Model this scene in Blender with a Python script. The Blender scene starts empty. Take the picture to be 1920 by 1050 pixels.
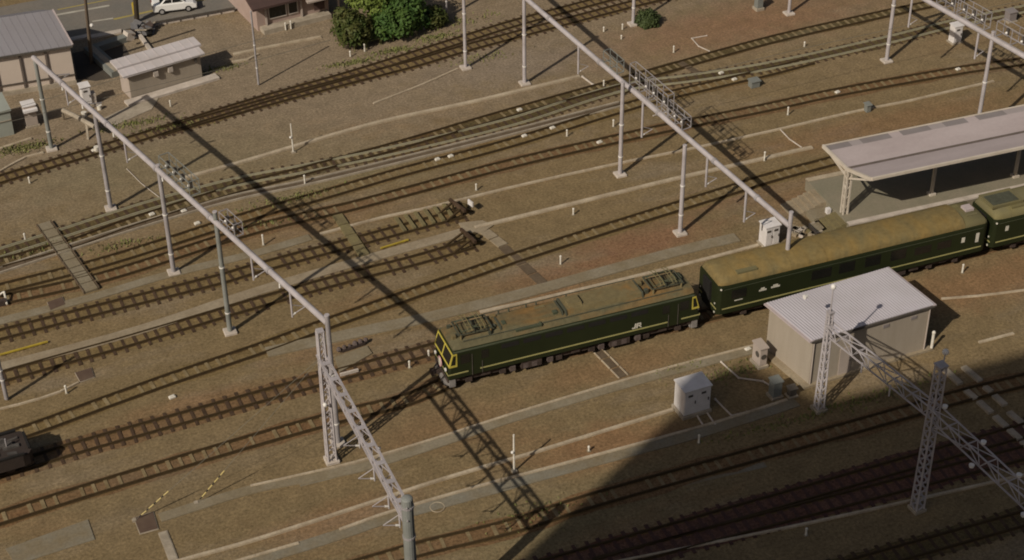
import bpy, bmesh, math, random
from mathutils import Vector as V, Matrix
R = math.radians
rnd = random.Random(7)
scene = bpy.context.scene
COL = scene.collection

# ------------------------------------------------------------------ camera
F, PITCH, ROLL, H, PSI = 3235.91, 0.6136974, -0.0110617, 68.990, 0.3631891
CX, CY = 960.0, 525.0
cp, sp = math.cos(PITCH), math.sin(PITCH)
FW = V((math.sin(PSI)*cp, math.cos(PSI)*cp, -sp))
RT = V((math.cos(PSI), -math.sin(PSI), 0))
UP = RT.cross(FW)
R2 = math.cos(ROLL)*RT + math.sin(ROLL)*UP
U2 = -math.sin(ROLL)*RT + math.cos(ROLL)*UP
EYE = V((0, 0, H))
def ray(px, py):
    return FW + R2*((px-CX)/F) - U2*((py-CY)/F)
def at(px, py, z=0.0):
    d = ray(px, py); t = (z-H)/d.z
    p = EYE + d*t; p.z = z
    return p
def proj(P):
    d = P-EYE; z = d.dot(FW)
    return CX+F*d.dot(R2)/z, CY-F*d.dot(U2)/z
def vert(base, px, py):                      # height over base at which the pixel row is met
    lo, hi = -2.0, 30.0
    for _ in range(50):
        m = (lo+hi)/2
        if proj(V((base.x, base.y, m)))[1] > py: lo = m
        else: hi = m
    return (lo+hi)/2
def hitp(px, py, P0, N):                     # pixel ray meets the plane through P0 with normal N
    d = ray(px, py)
    return EYE + d*((P0-EYE).dot(N)/d.dot(N))
cam_d = bpy.data.cameras.new('camera'); cam = bpy.data.objects.new('camera', cam_d); COL.objects.link(cam)
cam_d.sensor_width = 36; cam_d.lens = 36*F/1920; cam_d.clip_end = 1500; cam_d.clip_start = 1
cam.matrix_world = Matrix.Translation(EYE) @ Matrix((R2, U2, -FW)).transposed().to_4x4()
scene.camera = cam

# ------------------------------------------------------------------ light
AZ, EL = R(31.6), R(38.0)                    # direction the light travels to, sun height
sd = bpy.data.lights.new('sun', 'SUN'); sun = bpy.data.objects.new('sun', sd); COL.objects.link(sun)
sd.energy = 3.2; sd.angle = R(0.55); sd.color = (1.0, 0.92, 0.80)
ldir = V((math.cos(AZ)*math.cos(EL), math.sin(AZ)*math.cos(EL), -math.sin(EL)))
sun.rotation_euler = ldir.to_track_quat('-Z', 'Y').to_euler()
w = bpy.data.worlds.new('World'); scene.world = w; w.use_nodes = True
nt = w.node_tree; bg = nt.nodes['Background']
sk = nt.nodes.new('ShaderNodeTexSky'); sk.sky_type = 'NISHITA'; sk.sun_disc = False
sk.sun_elevation = EL; sk.sun_rotation = math.atan2(-ldir.x, -ldir.y)
sk.air_density = 1.0; sk.dust_density = 4.0
nt.links.new(sk.outputs[0], bg.inputs[0]); bg.inputs[1].default_value = 0.034
scene.view_settings.view_transform = 'Standard'; scene.view_settings.look = 'None'
scene.view_settings.exposure = 0.07; scene.view_settings.gamma = 1.0
scene.cycles.filter_width = 1.9

# ------------------------------------------------------------------ materials
def _n(nt, t, **k):
    n = nt.nodes.new(t)
    for a, b in k.items(): setattr(n, a, b)
    return n
def noise(nt, vec, scale, detail=4, rough=0.55):
    n = _n(nt, 'ShaderNodeTexNoise'); n.inputs['Scale'].default_value = scale
    n.inputs['Detail'].default_value = detail; n.inputs['Roughness'].default_value = rough
    nt.links.new(vec, n.inputs['Vector']); return n.outputs['Fac']
def ramp(nt, fac, a, b):
    m = _n(nt, 'ShaderNodeMapRange'); m.inputs[1].default_value = a; m.inputs[2].default_value = b
    nt.links.new(fac, m.inputs[0]); return m.outputs[0]
def mixc(nt, fac, a, b, mode='MIX'):
    m = _n(nt, 'ShaderNodeMix', data_type='RGBA', blend_type=mode)
    if isinstance(fac, float): m.inputs[0].default_value = fac
    else: nt.links.new(fac, m.inputs[0])
    for i, c in ((6, a), (7, b)):
        if isinstance(c, tuple): m.inputs[i].default_value = (*c, 1)
        else: nt.links.new(c, m.inputs[i])
    return m.outputs[2]
def gray(nt, v):
    c = _n(nt, 'ShaderNodeCombineColor')
    for i in range(3): nt.links.new(v, c.inputs[i])
    return c.outputs[0]
def newmat(name):
    m = bpy.data.materials.new(name); m.use_nodes = True
    b = m.node_tree.nodes['Principled BSDF']; return m, m.node_tree, b
def mat(name, c, c2=None, s=1.5, rough=0.75, metal=0.0, fine=0.0, fs=12, bump=0.0, amt=(0.35, 0.65), spec=0.3, stretch=None):
    m, nt, b = newmat(name)
    g = _n(nt, 'ShaderNodeNewGeometry').outputs['Position']
    if stretch:
        mp = _n(nt, 'ShaderNodeMapping'); mp.inputs['Scale'].default_value = stretch
        nt.links.new(g, mp.inputs[0]); gs = mp.outputs[0]
    else: gs = g
    if c2 is None: c2 = tuple(x*0.75 for x in c)
    col = mixc(nt, ramp(nt, noise(nt, gs, s, 6, 0.6), *amt), c, c2)
    if fine:
        f = ramp(nt, noise(nt, g, fs, 3, 0.7), 0.25, 0.75)
        mm = _n(nt, 'ShaderNodeMapRange'); mm.inputs[3].default_value = 1-fine; mm.inputs[4].default_value = 1+fine
        nt.links.new(f, mm.inputs[0])
        col = mixc(nt, 1.0, col, gray(nt, mm.outputs[0]), 'MULTIPLY')
    nt.links.new(col, b.inputs['Base Color'])
    b.inputs['Roughness'].default_value = rough; b.inputs['Metallic'].default_value = metal
    b.inputs['Specular IOR Level'].default_value = spec
    if bump:
        bp = _n(nt, 'ShaderNodeBump'); bp.inputs['Strength'].default_value = bump; bp.inputs['Distance'].default_value = 0.05
        nt.links.new(noise(nt, g, fs, 3, 0.7), bp.inputs['Height']); nt.links.new(bp.outputs[0], b.inputs['Normal'])
    return m

def ground_mat(name, base, alt, rusty, grey, patches=(), speck=0.58):
    m, nt, b = newmat(name)
    g = _n(nt, 'ShaderNodeNewGeometry').outputs['Position']
    mp = _n(nt, 'ShaderNodeMapping'); mp.inputs['Rotation'].default_value = (0, 0, R(-5)); mp.inputs['Scale'].default_value = (0.35, 1, 1)
    nt.links.new(g, mp.inputs[0]); gs = mp.outputs[0]
    mo = _n(nt, 'ShaderNodeVectorMath', operation='ADD'); mo.inputs[1].default_value = (31, 57, 5); nt.links.new(gs, mo.inputs[0]); g2 = mo.outputs[0]
    mo = _n(nt, 'ShaderNodeVectorMath', operation='ADD'); mo.inputs[1].default_value = (-71, 17, 9); nt.links.new(gs, mo.inputs[0]); g3 = mo.outputs[0]
    c = mixc(nt, ramp(nt, noise(nt, gs, 0.22, 7, 0.62), 0.36, 0.64), base, alt)
    c = mixc(nt, ramp(nt, noise(nt, g2, 0.16, 7, 0.66), 0.54, 0.72), c, rusty)
    c = mixc(nt, ramp(nt, noise(nt, g3, 0.20, 7, 0.66), 0.52, 0.70), c, grey)
    wob = noise(nt, g, 0.6, 5, 0.6)
    for (px, py, rx, ry, col, k) in patches:
        P = at(px, py)
        v = _n(nt, 'ShaderNodeVectorMath', operation='SUBTRACT'); v.inputs[1].default_value = P; nt.links.new(g, v.inputs[0])
        q = _n(nt, 'ShaderNodeVectorMath', operation='MULTIPLY'); q.inputs[1].default_value = (1/rx, 1/ry, 0); nt.links.new(v.outputs[0], q.inputs[0])
        l = _n(nt, 'ShaderNodeVectorMath', operation='LENGTH'); nt.links.new(q.outputs[0], l.inputs[0])
        a = _n(nt, 'ShaderNodeMath', operation='MULTIPLY_ADD'); a.inputs[1].default_value = 1.6; nt.links.new(wob, a.inputs[0]); nt.links.new(l.outputs['Value'], a.inputs[2])
        r_ = ramp(nt, a.outputs[0], 2.1, 1.2)
        kk = _n(nt, 'ShaderNodeMath', operation='MULTIPLY'); kk.inputs[1].default_value = k*(.62 if col in (RED, RUST) else 1); nt.links.new(r_, kk.inputs[0])
        c = mixc(nt, kk.outputs[0], c, col)
    # stones
    f = noise(nt, g, 5.0, 5, 0.85)
    mm = _n(nt, 'ShaderNodeMapRange'); mm.inputs[1].default_value = 0.3; mm.inputs[2].default_value = 0.7
    mm.inputs[3].default_value = 1-speck; mm.inputs[4].default_value = 1+speck; nt.links.new(f, mm.inputs[0])
    c = mixc(nt, 1.0, c, gray(nt, mm.outputs[0]), 'MULTIPLY')
    f2 = noise(nt, g, .8, 4, 0.6)
    mm2 = _n(nt, 'ShaderNodeMapRange'); mm2.inputs[1].default_value = 0.3; mm2.inputs[2].default_value = 0.7
    mm2.inputs[3].default_value = 0.86; mm2.inputs[4].default_value = 1.14; nt.links.new(f2, mm2.inputs[0])
    c = mixc(nt, 1.0, c, gray(nt, mm2.outputs[0]), 'MULTIPLY')
    nt.links.new(c, b.inputs['Base Color']); b.inputs['Roughness'].default_value = 0.95; b.inputs['Specular IOR Level'].default_value = 0.1
    bp = _n(nt, 'ShaderNodeBump'); bp.inputs['Strength'].default_value = 0.6; bp.inputs['Distance'].default_value = 0.06
    nt.links.new(f, bp.inputs['Height']); nt.links.new(bp.outputs[0], b.inputs['Normal'])
    return m

RUST = (0.26, 0.125, 0.06); RED = (0.23, 0.10, 0.06)
PATCH = [(230, 130, 15, 9, (0.255, 0.21, 0.15), .8), (520, 100, 12, 5, (0.245, 0.20, 0.14), .6), (420, 170, 36, 18, (0.246, 0.19, 0.128), .8), (900, 60, 36, 15, (0.24, 0.183, 0.12), .7), (1700, 60, 22, 9, (0.235, 0.172, 0.098), .5), (420, 340, 16, 5, (0.215, 0.168, 0.095), .5), (480, 830, 16, 3, (0.205, 0.152, 0.085), .5), (1200, 455, 6, 2.0, RED, 0.75), (1040, 520, 4, 1.6, RED, .5), (1330, 380, 5, 1.5, RED, .4), (1330, 60, 12, 4, RUST, .5), (1560, 360, 6, 2.5, RED, .45),
         (1140, 835, 5, 2, RUST, .7), (1850, 530, 8, 2.4, RUST, .65), (1650, 235, 14, 2.0, RUST, .5), (1150, 690, 6, 1.4, RUST, .4),
         (380, 750, 5, 1, RUST, .5), (1000, 560, 4, 1, RUST, .4), (640, 975, 5, 1.6, RUST, .5), (600, 660, 4, 1, RUST, .35),
         (830, 800, 5, 2.2, RUST, .35), (300, 460, 6, 1.0, RUST, .4), (600, 420, 8, 1.5, RUST, .3), (1480, 25, 12, 4, RED, .35),
         (180, 320, 9, 3, (0.205, 0.165, 0.095), .5), (350, 290, 9, 4, (0.205, 0.165, 0.095), .4), (300, 960, 5, 2.2, (0.20, 0.15, 0.085), .5),
         (700, 330, 7, 1.5, (0.18, 0.15, 0.07), .5), (1060, 970, 8, 3, (0.17, 0.145, 0.08), .5), (960, 120, 8, 3, (0.24, 0.19, 0.14), .6)]
M = {}
M['ground'] = ground_mat('ballast', (0.212, 0.152, 0.079), (0.196, 0.143, 0.074), (0.222, 0.142, 0.072), (0.232, 0.180, 0.117), PATCH)
M['bed_rust'] = ground_mat('rusty_track_bed', (0.165, 0.098, 0.048), (0.19, 0.12, 0.062), (0.19, 0.088, 0.038), (0.18, 0.13, 0.08), speck=.6)
M['bed_dark'] = ground_mat('dark_track_bed', (0.088, 0.064, 0.028), (0.115, 0.086, 0.04), (0.12, 0.072, 0.032), (0.13, 0.105, 0.06), speck=.6)
M['bed_brown'] = ground_mat('brown_track_bed', (0.175, 0.122, 0.055), (0.19, 0.135, 0.062), (0.185, 0.105, 0.045), (0.19, 0.145, 0.08), speck=.6)
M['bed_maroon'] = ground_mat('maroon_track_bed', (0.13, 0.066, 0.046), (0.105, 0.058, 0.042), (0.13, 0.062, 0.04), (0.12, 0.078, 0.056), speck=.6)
M['rail_dirt_shade'] = ground_mat('ballast_dirt_and_shade', (0.115, 0.072, 0.03), (0.14, 0.092, 0.042), (0.14, 0.07, 0.028), (0.15, 0.11, 0.06), speck=.5)  # ballast dirt, with the shadow beside the rails darkened in
M['rail'] = mat('rusty_rail_steel', (0.058, 0.036, 0.013), (0.042, 0.026, 0.010), rough=.8, s=3)
M['rail_worn'] = mat('worn_bright_rail', (0.33, 0.30, 0.20), (0.27, 0.245, 0.165), rough=.55, s=2)
M['sleeper'] = mat('dark_timber_sleeper', (0.050, 0.029, 0.015), (0.085, 0.052, 0.03), s=2, fine=.3, fs=9, rough=.9)
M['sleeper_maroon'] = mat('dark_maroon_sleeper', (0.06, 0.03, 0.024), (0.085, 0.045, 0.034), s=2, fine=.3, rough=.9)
M['sleeper_pale'] = mat('concrete_sleeper', (0.255, 0.195, 0.105), (0.155, 0.11, 0.052), s=1.1, fine=.25, rough=.9)
M['sleeper_ochre'] = mat('mossy_timber_sleeper', (0.20, 0.165, 0.075), (0.15, 0.12, 0.06), s=1.6, fine=.25, rough=.9)
M['conc'] = mat('weathered_concrete', (0.40, 0.34, 0.26), (0.28, 0.235, 0.175), s=1.1, fine=.14, fs=8, rough=.9, bump=.2)
M['conc_line'] = mat('concrete_trough_lid', (0.48, 0.40, 0.29), (0.34, 0.27, 0.185), s=.7, fine=.2, fs=6, rough=.9)
M['conc_pale'] = mat('pale_concrete', (0.56, 0.49, 0.42), (0.42, 0.36, 0.30), s=1.3, fine=.1, rough=.9)
M['walk'] = mat('grey_walkway', (0.245, 0.208, 0.145), (0.20, 0.158, 0.095), s=.5, fine=.2, fs=6, rough=.9)
M['walk_tan'] = mat('tan_walkway', (0.32, 0.262, 0.18), (0.25, 0.195, 0.125), s=.5, fine=.2, fs=6, rough=.9)
M['walk_blue'] = mat('blue_grey_walkway', (0.205, 0.185, 0.14), (0.195, 0.152, 0.09), s=.45, fine=.2, fs=6, rough=.9)
M['board'] = mat('crossing_board', (0.135, 0.098, 0.062), (0.10, 0.07, 0.042), s=1.3, fine=.2, rough=.9)
M['plate'] = mat('brown_cover_plate', (0.095, 0.060, 0.042), (0.12, 0.08, 0.055), s=1.2, rough=.8)
M['asphalt'] = mat('asphalt', (0.16, 0.147, 0.125), (0.19, 0.165, 0.135), s=.3, fine=.15, fs=5, rough=.9)
M['steel'] = mat('galvanised_steel', (0.34, 0.315, 0.315), (0.27, 0.245, 0.24), s=1.2, rough=.6, metal=.0, spec=.4)
M['steel_lilac'] = mat('pale_painted_steel', (0.44, 0.40, 0.40), (0.35, 0.315, 0.31), s=1.0, rough=.6, spec=.4)
M['steel_green'] = mat('grey_green_steel', (0.235, 0.24, 0.22), (0.185, 0.19, 0.17), s=1.0, rough=.65, spec=.4)
M['steel_dark'] = mat('dark_fitting_steel', (0.07, 0.06, 0.05), (0.1, 0.085, 0.07), s=2, rough=.7)
M['white'] = mat('white_paint', (0.74, 0.70, 0.68), (0.62, 0.58, 0.55), s=1.2, rough=.55)
M['white_chip'] = mat('white_enamel', (0.72, 0.68, 0.60), (0.60, 0.55, 0.46), s=5, rough=.55)
M['porcelain'] = mat('porcelain', (0.78, 0.75, 0.70), (0.68, 0.64, 0.58), s=4, rough=.35)
M['black'] = mat('black_rubber', (0.018, 0.016, 0.014), s=3, rough=.8)
M['soot'] = mat('sooty_running_gear', (0.04, 0.028, 0.022), (0.075, 0.052, 0.042), s=2.2, rough=.85, fine=.2)
M['under_grey'] = mat('grey_running_gear', (0.13, 0.10, 0.09), (0.085, 0.062, 0.054), s=3, rough=.8)
M['green'] = mat('dark_green_coach_paint', (0.0205, 0.0255, 0.0095), (0.017, 0.0215, 0.008), s=.7, rough=.55, spec=.2)
M['green_up'] = mat('dusty_green_shoulder', (0.082, 0.090, 0.056), (0.065, 0.074, 0.042), s=.8, rough=.6, spec=.25)
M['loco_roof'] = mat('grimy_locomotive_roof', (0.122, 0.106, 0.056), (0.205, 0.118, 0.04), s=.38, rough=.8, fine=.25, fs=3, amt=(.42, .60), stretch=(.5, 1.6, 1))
M['loco_roof_beige'] = mat('dusty_roof_hatch', (0.172, 0.135, 0.064), (0.235, 0.13, 0.042), s=.45, rough=.8, fine=.22, fs=3, amt=(.55, .7))  # beige finish of the raised hatches and covers
M['coach_roof'] = mat('ochre_stained_roof', (0.21, 0.142, 0.047), (0.16, 0.126, 0.056), s=.55, rough=.8, fine=.22, fs=3, amt=(.38, .66), stretch=(1.2, .6, 1))
M['coach_roof_dull'] = mat('olive_dull_roof', (0.175, 0.148, 0.062), (0.15, 0.132, 0.07), s=.5, rough=.8, fine=.1)
M['glass'] = mat('dark_window_glass', (0.012, 0.012, 0.010), (0.016, 0.015, 0.012), rough=.2, spec=.5)
M['yellow'] = mat('yellow_band_paint', (0.52, 0.43, 0.075), (0.45, 0.37, 0.065), s=2, rough=.5)
M['stripe'] = mat('pale_yellow_stripe', (0.40, 0.37, 0.15), (0.33, 0.30, 0.12), s=1.5, rough=.5)
M['cream'] = mat('cream_lettering', (0.66, 0.62, 0.52), s=2, rough=.5)
M['pink'] = mat('pink_headboard', (0.62, 0.36, 0.36), (0.55, 0.30, 0.30), s=3, rough=.5)
M['bufferbeam'] = mat('grey_plough_paint', (0.27, 0.25, 0.23), (0.2, 0.18, 0.165), s=2, rough=.7)
M['insul'] = mat('roof_gear_metal', (0.085, 0.088, 0.06), (0.06, 0.06, 0.04), s=4, rough=.7)
M['hut_wall'] = mat('beige_render', (0.36, 0.305, 0.24), (0.33, 0.278, 0.215), s=.9, rough=.85, fine=.06, stretch=(2.2, 2.2, .35))
M['hut_wall_pink'] = mat('grey_pink_render', (0.42, 0.35, 0.30), (0.36, 0.30, 0.25), s=.4, rough=.85, fine=.05)
M['hut_roof'] = mat('pale_corrugated_steel', (0.50, 0.462, 0.485), (0.44, 0.402, 0.415), s=.35, rough=.6, spec=.4)
M['canopy'] = mat('pale_pink_grey_sheet', (0.475, 0.40, 0.385), (0.415, 0.345, 0.33), s=.5, fine=.05, fs=4, rough=.75, stretch=(.4, 1, 1))
M['canopy_dark'] = mat('grey_translucent_panel', (0.255, 0.225, 0.215), (0.22, 0.19, 0.18), s=.6, rough=.7)
M['canopy_mid'] = mat('faded_grey_panel', (0.37, 0.32, 0.305), (0.33, 0.285, 0.27), s=.6, rough=.7)
M['canopy_edge'] = mat('cream_canopy_edge', (0.60, 0.53, 0.44), (0.52, 0.45, 0.36), s=1.0, rough=.7)
M['soffit'] = mat('dark_soffit', (0.12, 0.10, 0.085), s=1, rough=.9)
M['platform'] = mat('platform_paving', (0.245, 0.21, 0.15), (0.205, 0.185, 0.128), s=.5, rough=.9, fine=.12, fs=7)
M['wh_roof'] = mat('slate_grey_sheet_roof', (0.235, 0.222, 0.235), (0.215, 0.20, 0.205), s=.3, rough=.7)
M['wh_wall'] = mat('beige_wall_panel', (0.56, 0.47, 0.395), (0.50, 0.42, 0.35), s=.3, rough=.85)
M['pilaster'] = mat('brown_grey_pilaster', (0.15, 0.12, 0.10), s=1, rough=.8)
M['low_roof'] = mat('pale_lilac_roof', (0.55, 0.50, 0.49), (0.49, 0.44, 0.42), s=.6, rough=.7)
M['brick'] = mat('dull_pink_wall', (0.40, 0.30, 0.255), (0.34, 0.25, 0.21), s=.6, rough=.85)
M['brown_roof'] = mat('dark_brown_roof', (0.085, 0.05, 0.042), (0.065, 0.04, 0.034), s=1, rough=.8)
M['bluegrey'] = mat('blue_grey_concrete', (0.20, 0.205, 0.185), (0.165, 0.17, 0.15), s=.7, rough=.9, fine=.1)
M['greenhut'] = mat('pale_green_sheet', (0.33, 0.35, 0.30), (0.29, 0.30, 0.26), s=.6, rough=.75)
M['pit'] = mat('dark_pit_shade', (0.055, 0.045, 0.035), (0.075, 0.06, 0.045), s=.6, rough=.95, fine=.2)  # dark brown painted for the shade in the pit
M['yellow_line'] = mat('yellow_road_line', (0.36, 0.29, 0.09), (0.27, 0.215, 0.08), s=.7, rough=.8)
M['white_line'] = mat('white_road_line', (0.46, 0.43, 0.36), (0.34, 0.31, 0.25), s=.7, rough=.8)
M['car_white'] = mat('white_car_paint', (0.80, 0.78, 0.74), (0.77, 0.75, 0.71), s=.5, rough=.25, spec=.5)
M['chrome'] = mat('wheel_trim', (0.40, 0.38, 0.36), s=3, rough=.4)
M['lamp_amber'] = mat('amber_lens', (0.45, 0.18, 0.04), s=3, rough=.3)
M['lamp_red'] = mat('red_lens', (0.30, 0.03, 0.02), s=3, rough=.3)
M['wood_pole'] = mat('weathered_pole', (0.16, 0.12, 0.085), (0.12, 0.09, 0.065), s=2, rough=.9)
M['bark'] = mat('bark', (0.06, 0.045, 0.03), s=3, rough=.95)
M['leaf_dark'] = mat('dark_leaves', (0.045, 0.066, 0.012), (0.078, 0.075, 0.018), s=1.1, rough=.7, fine=.3, fs=5)
M['leaf_deep'] = mat('deep_green_leaves', (0.036, 0.078, 0.014), (0.062, 0.105, 0.018), s=1.0, rough=.7, fine=.3, fs=5)
M['leaf_bright'] = mat('bright_leaves', (0.145, 0.185, 0.035), (0.095, 0.135, 0.022), s=1.0, rough=.7, fine=.3, fs=5)
M['leaf_bush'] = mat('clipped_bush_leaves', (0.055, 0.075, 0.022), (0.04, 0.056, 0.016), s=1.5, rough=.7, fine=.3, fs=6)
M['weed'] = mat('weed_leaves', (0.15, 0.165, 0.045), (0.19, 0.18, 0.07), s=1.5, rough=.8, fine=.3, fs=5)
M['tarp'] = mat('grey_tarpaulin', (0.24, 0.23, 0.225), (0.17, 0.16, 0.155), s=1.5, rough=.6)
M['guard_yellow'] = mat('yellow_guard_plastic', (0.55, 0.43, 0.15), s=3, rough=.5)
M['wire'] = mat('dull_wire', (0.17, 0.155, 0.12), s=2, rough=.6)
M['tower'] = mat('tower_cladding', (0.42, 0.38, 0.33), s=.2, rough=.8)
M['sidingyellow'] = mat('yellow_safety_paint', (0.45, 0.33, 0.04), (0.36, 0.26, 0.04), s=2, rough=.6)
M['wagon'] = mat('sooty_brown_wagon', (0.034, 0.025, 0.021), (0.045, 0.033, 0.027), s=1.2, rough=.8)
M['scrapgrey'] = mat('grey_load', (0.10, 0.09, 0.08), (0.05, 0.043, 0.038), s=1.6, rough=.9, fine=.3)

# ------------------------------------------------------------------ mesh building
Z = V((0, 0, 1))
ORG = {}
class MB:
    def __init__(s): s.v = []; s.f = []
    def add(s, vs, fs):
        b = len(s.v); s.v += [V(x) for x in vs]; s.f += [[b+i for i in f] for f in fs]; return s
    def ob(s, c, ux, uy, uz):
        c = V(c); ux, uy, uz = V(ux), V(uy), V(uz)
        vs = [c+sx*ux+sy*uy+sz*uz for sz in (-1, 1) for sx, sy in ((-1, -1), (1, -1), (1, 1), (-1, 1))]
        fl = ux.cross(uy).dot(uz) < 0
        fs = [[3, 2, 1, 0], [4, 5, 6, 7], [0, 1, 5, 4], [1, 2, 6, 5], [2, 3, 7, 6], [3, 0, 4, 7]]
        if fl: fs = [f[::-1] for f in fs]
        return s.add(vs, fs)
    def box(s, x0, x1, y0, y1, z0, z1):
        return s.ob(((x0+x1)/2, (y0+y1)/2, (z0+z1)/2), ((x1-x0)/2, 0, 0), (0, (y1-y0)/2, 0), (0, 0, (z1-z0)/2))
    def bar(s, p, q, w, h=None, up=Z):
        p, q = V(p), V(q); d = (q-p); L = d.length
        if L < 1e-6: return s
        d /= L; h = h or w
        sd = d.cross(up)
        if sd.length < 1e-3: sd = d.cross(V((1, 0, 0)))
        sd.normalize(); u = sd.cross(d)
        return s.ob((p+q)/2, d*L/2, sd*w/2, u*h/2)
    def tube(s, p, q, r0, r1=None, n=10):
        p, q = V(p), V(q); r1 = r0 if r1 is None else r1; d = (q-p).normalized()
        a = d.orthogonal().normalized(); b = d.cross(a)
        vs = [p+r0*(math.cos(t)*a+math.sin(t)*b) for t in [2*math.pi*i/n for i in range(n)]]
        vs += [q+r1*(math.cos(t)*a+math.sin(t)*b) for t in [2*math.pi*i/n for i in range(n)]]
        fs = [[i, (i+1) % n, n+(i+1) % n, n+i] for i in range(n)] + [list(range(n))[::-1], list(range(n, 2*n))]
        return s.add(vs, fs)
    def path(s, pts, r, n=6):
        for a, b in zip(pts, pts[1:]): s.tube(a, b, r, r, n)
        return s
    def strip(s, L, Rr, z0, z1):                # slab between a left and a right polyline
        n = len(L); vs = []
        for a, b in zip(L, Rr): vs += [(a.x, a.y, z1), (b.x, b.y, z1), (a.x, a.y, z0), (b.x, b.y, z0)]
        fs = []
        for i in range(n-1):
            k, j = 4*i, 4*i+4
            fs += [[k, k+1, j+1, j], [k+2, j+2, j+3, k+3], [k, j, j+2, k+2], [k+1, k+3, j+3, j+1]]
        fs += [[0, 2, 3, 1], [4*n-4, 4*n-3, 4*n-1, 4*n-2]]
        fs = [f[::-1] for f in fs]
        return s.add(vs, fs)
    def sheet(s, L, Rr, z):
        n = len(L); vs = []
        for a, b in zip(L, Rr): vs += [(a.x, a.y, z), (b.x, b.y, z)]
        return s.add(vs, [[2*i, 2*i+1, 2*i+3, 2*i+2] for i in range(n-1)])
    def prism(s, poly, z0, z1):
        n = len(poly); vs = [(p[0], p[1], z0) for p in poly]+[(p[0], p[1], z1) for p in poly]
        fs = [list(range(n))[::-1], list(range(n, 2*n))]+[[i, (i+1) % n, n+(i+1) % n, n+i] for i in range(n)]
        return s.add(vs, fs)
    def slab(s, quad, t):                        # free quad/polygon with thickness t downwards
        n = len(quad); vs = [V(p) for p in quad]+[V(p)-Z*t for p in quad]
        return s.add(vs, [list(range(n)), list(range(n, 2*n))[::-1]]+[[i, n+i, n+(i+1) % n, (i+1) % n] for i in range(n)])
    def ball(s, c, r, n=8, m=6, sz=1.0):
        c = V(c); vs = []; fs = []
        for j in range(m+1):
            t = math.pi*j/m
            for i in range(n):
                p = 2*math.pi*i/n; vs.append(c+V((r*math.sin(t)*math.cos(p), r*math.sin(t)*math.sin(p), sz*r*math.cos(t))))
        for j in range(m):
            for i in range(n): fs.append([j*n+i, (j+1)*n+i, (j+1)*n+(i+1) % n, j*n+(i+1) % n])
        return s.add(vs, fs)
    def loft(s, secs, cap=True):                 # list of equal-length closed sections
        n = len(secs[0]); vs = [p for c in secs for p in c]; fs = []
        for k in range(len(secs)-1):
            for i in range(n): fs.append([k*n+i, k*n+(i+1) % n, (k+1)*n+(i+1) % n, (k+1)*n+i])
        if cap: fs += [list(range(n))[::-1], list(range((len(secs)-1)*n, len(secs)*n))]
        return s.add(vs, fs)
    def split(s, name, m, parent=None, **k):
        p = list(range(len(s.v)))
        def f(i):
            while p[i] != i: p[i] = p[p[i]]; i = p[i]
            return i
        for q in s.f:
            for i in q[1:]: p[f(i)] = f(q[0])
        G = {}
        for q in s.f: G.setdefault(f(q[0]), []).append(q)
        out = []
        for fs in G.values():
            ids = sorted({i for q in fs for i in q}); mp = {i: n for n, i in enumerate(ids)}; mb = MB()
            mb.v = [s.v[i] for i in ids]; mb.f = [[mp[i] for i in q] for q in fs]; out.append(mb.build(name, m, parent, **k))
        return out[0]
    def build(s, name, m, parent=None, smooth=False, bevel=0):
        o0 = ORG.get(parent.name, V((0, 0, 0))) if parent else V((0, 0, 0))
        me = bpy.data.meshes.new(name); me.from_pydata([v-o0 for v in s.v], [], s.f); me.update()
        bm = bmesh.new(); bm.from_mesh(me); bmesh.ops.remove_doubles(bm, verts=bm.verts, dist=1e-5)
        bmesh.ops.recalc_face_normals(bm, faces=bm.faces); bm.to_mesh(me); bm.free()
        if smooth:
            for p in me.polygons: p.use_smooth = True
        me.materials.append(M[m] if isinstance(m, str) else m)
        o = bpy.data.objects.new(name, me); COL.objects.link(o)
        if parent: o.parent = parent
        ORG[o.name] = o0
        if bevel:
            b = o.modifiers.new('bevel', 'BEVEL'); b.width = bevel; b.segments = 2; b.limit_method = 'ANGLE'
        return o
def tag(o, label, cat, group=None):
    o['label'] = label; o['category'] = cat
    if group: o['group'] = group
    return o
def thing(name, label, cat, loc=(0, 0, 0), group=None):
    o = bpy.data.objects.new(name, None); COL.objects.link(o); o.location = loc; o.empty_display_size = .3
    ORG[o.name] = V(loc); return tag(o, label, cat, group)
def struct(o, kind='structure'): o['kind'] = kind; return o
def copy_tree(o, parent=None):
    c = o.copy(); COL.objects.link(c); c.parent = parent; ORG[c.name] = V((0, 0, 0))
    for ch in [x for x in COL.objects if x.parent == o]: copy_tree(ch, c)
    return c
def place(o, loc, rz=0, sc=1.0): o.location = loc; o.rotation_euler = (0, 0, rz); o.scale = (sc,)*3; return o

def curve(pts, step=0.6, ext=(0, 0)):
    pts = [V((p.x, p.y, 0)) for p in pts]
    if ext[0]: pts = [pts[0]+(pts[0]-pts[1]).normalized()*ext[0]]+pts
    if ext[1]: pts = pts+[pts[-1]+(pts[-1]-pts[-2]).normalized()*ext[1]]
    P = [2*pts[0]-pts[1]]+pts+[2*pts[-1]-pts[-2]]; dense = []
    for i in range(1, len(P)-2):
        a, b, c, d = P[i-1:i+3]; n = max(2, int((c-b).length/0.25))
        # centripetal-ish Hermite with chord scaled tangents
        lb = (c-b).length; m1 = ((c-a)/max((c-a).length, 1e-6))*lb; m2 = ((d-b)/max((d-b).length, 1e-6))*lb
        for k in range(n):
            t = k/n; dense.append((2*t**3-3*t**2+1)*b+(t**3-2*t**2+t)*m1+(-2*t**3+3*t**2)*c+(t**3-t**2)*m2)
    dense.append(P[-2]); out = [dense[0]]; acc = 0
    for a, b in zip(dense, dense[1:]):
        L = (b-a).length; acc += L
        if acc >= step: out.append(b); acc = 0
    return out
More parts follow.
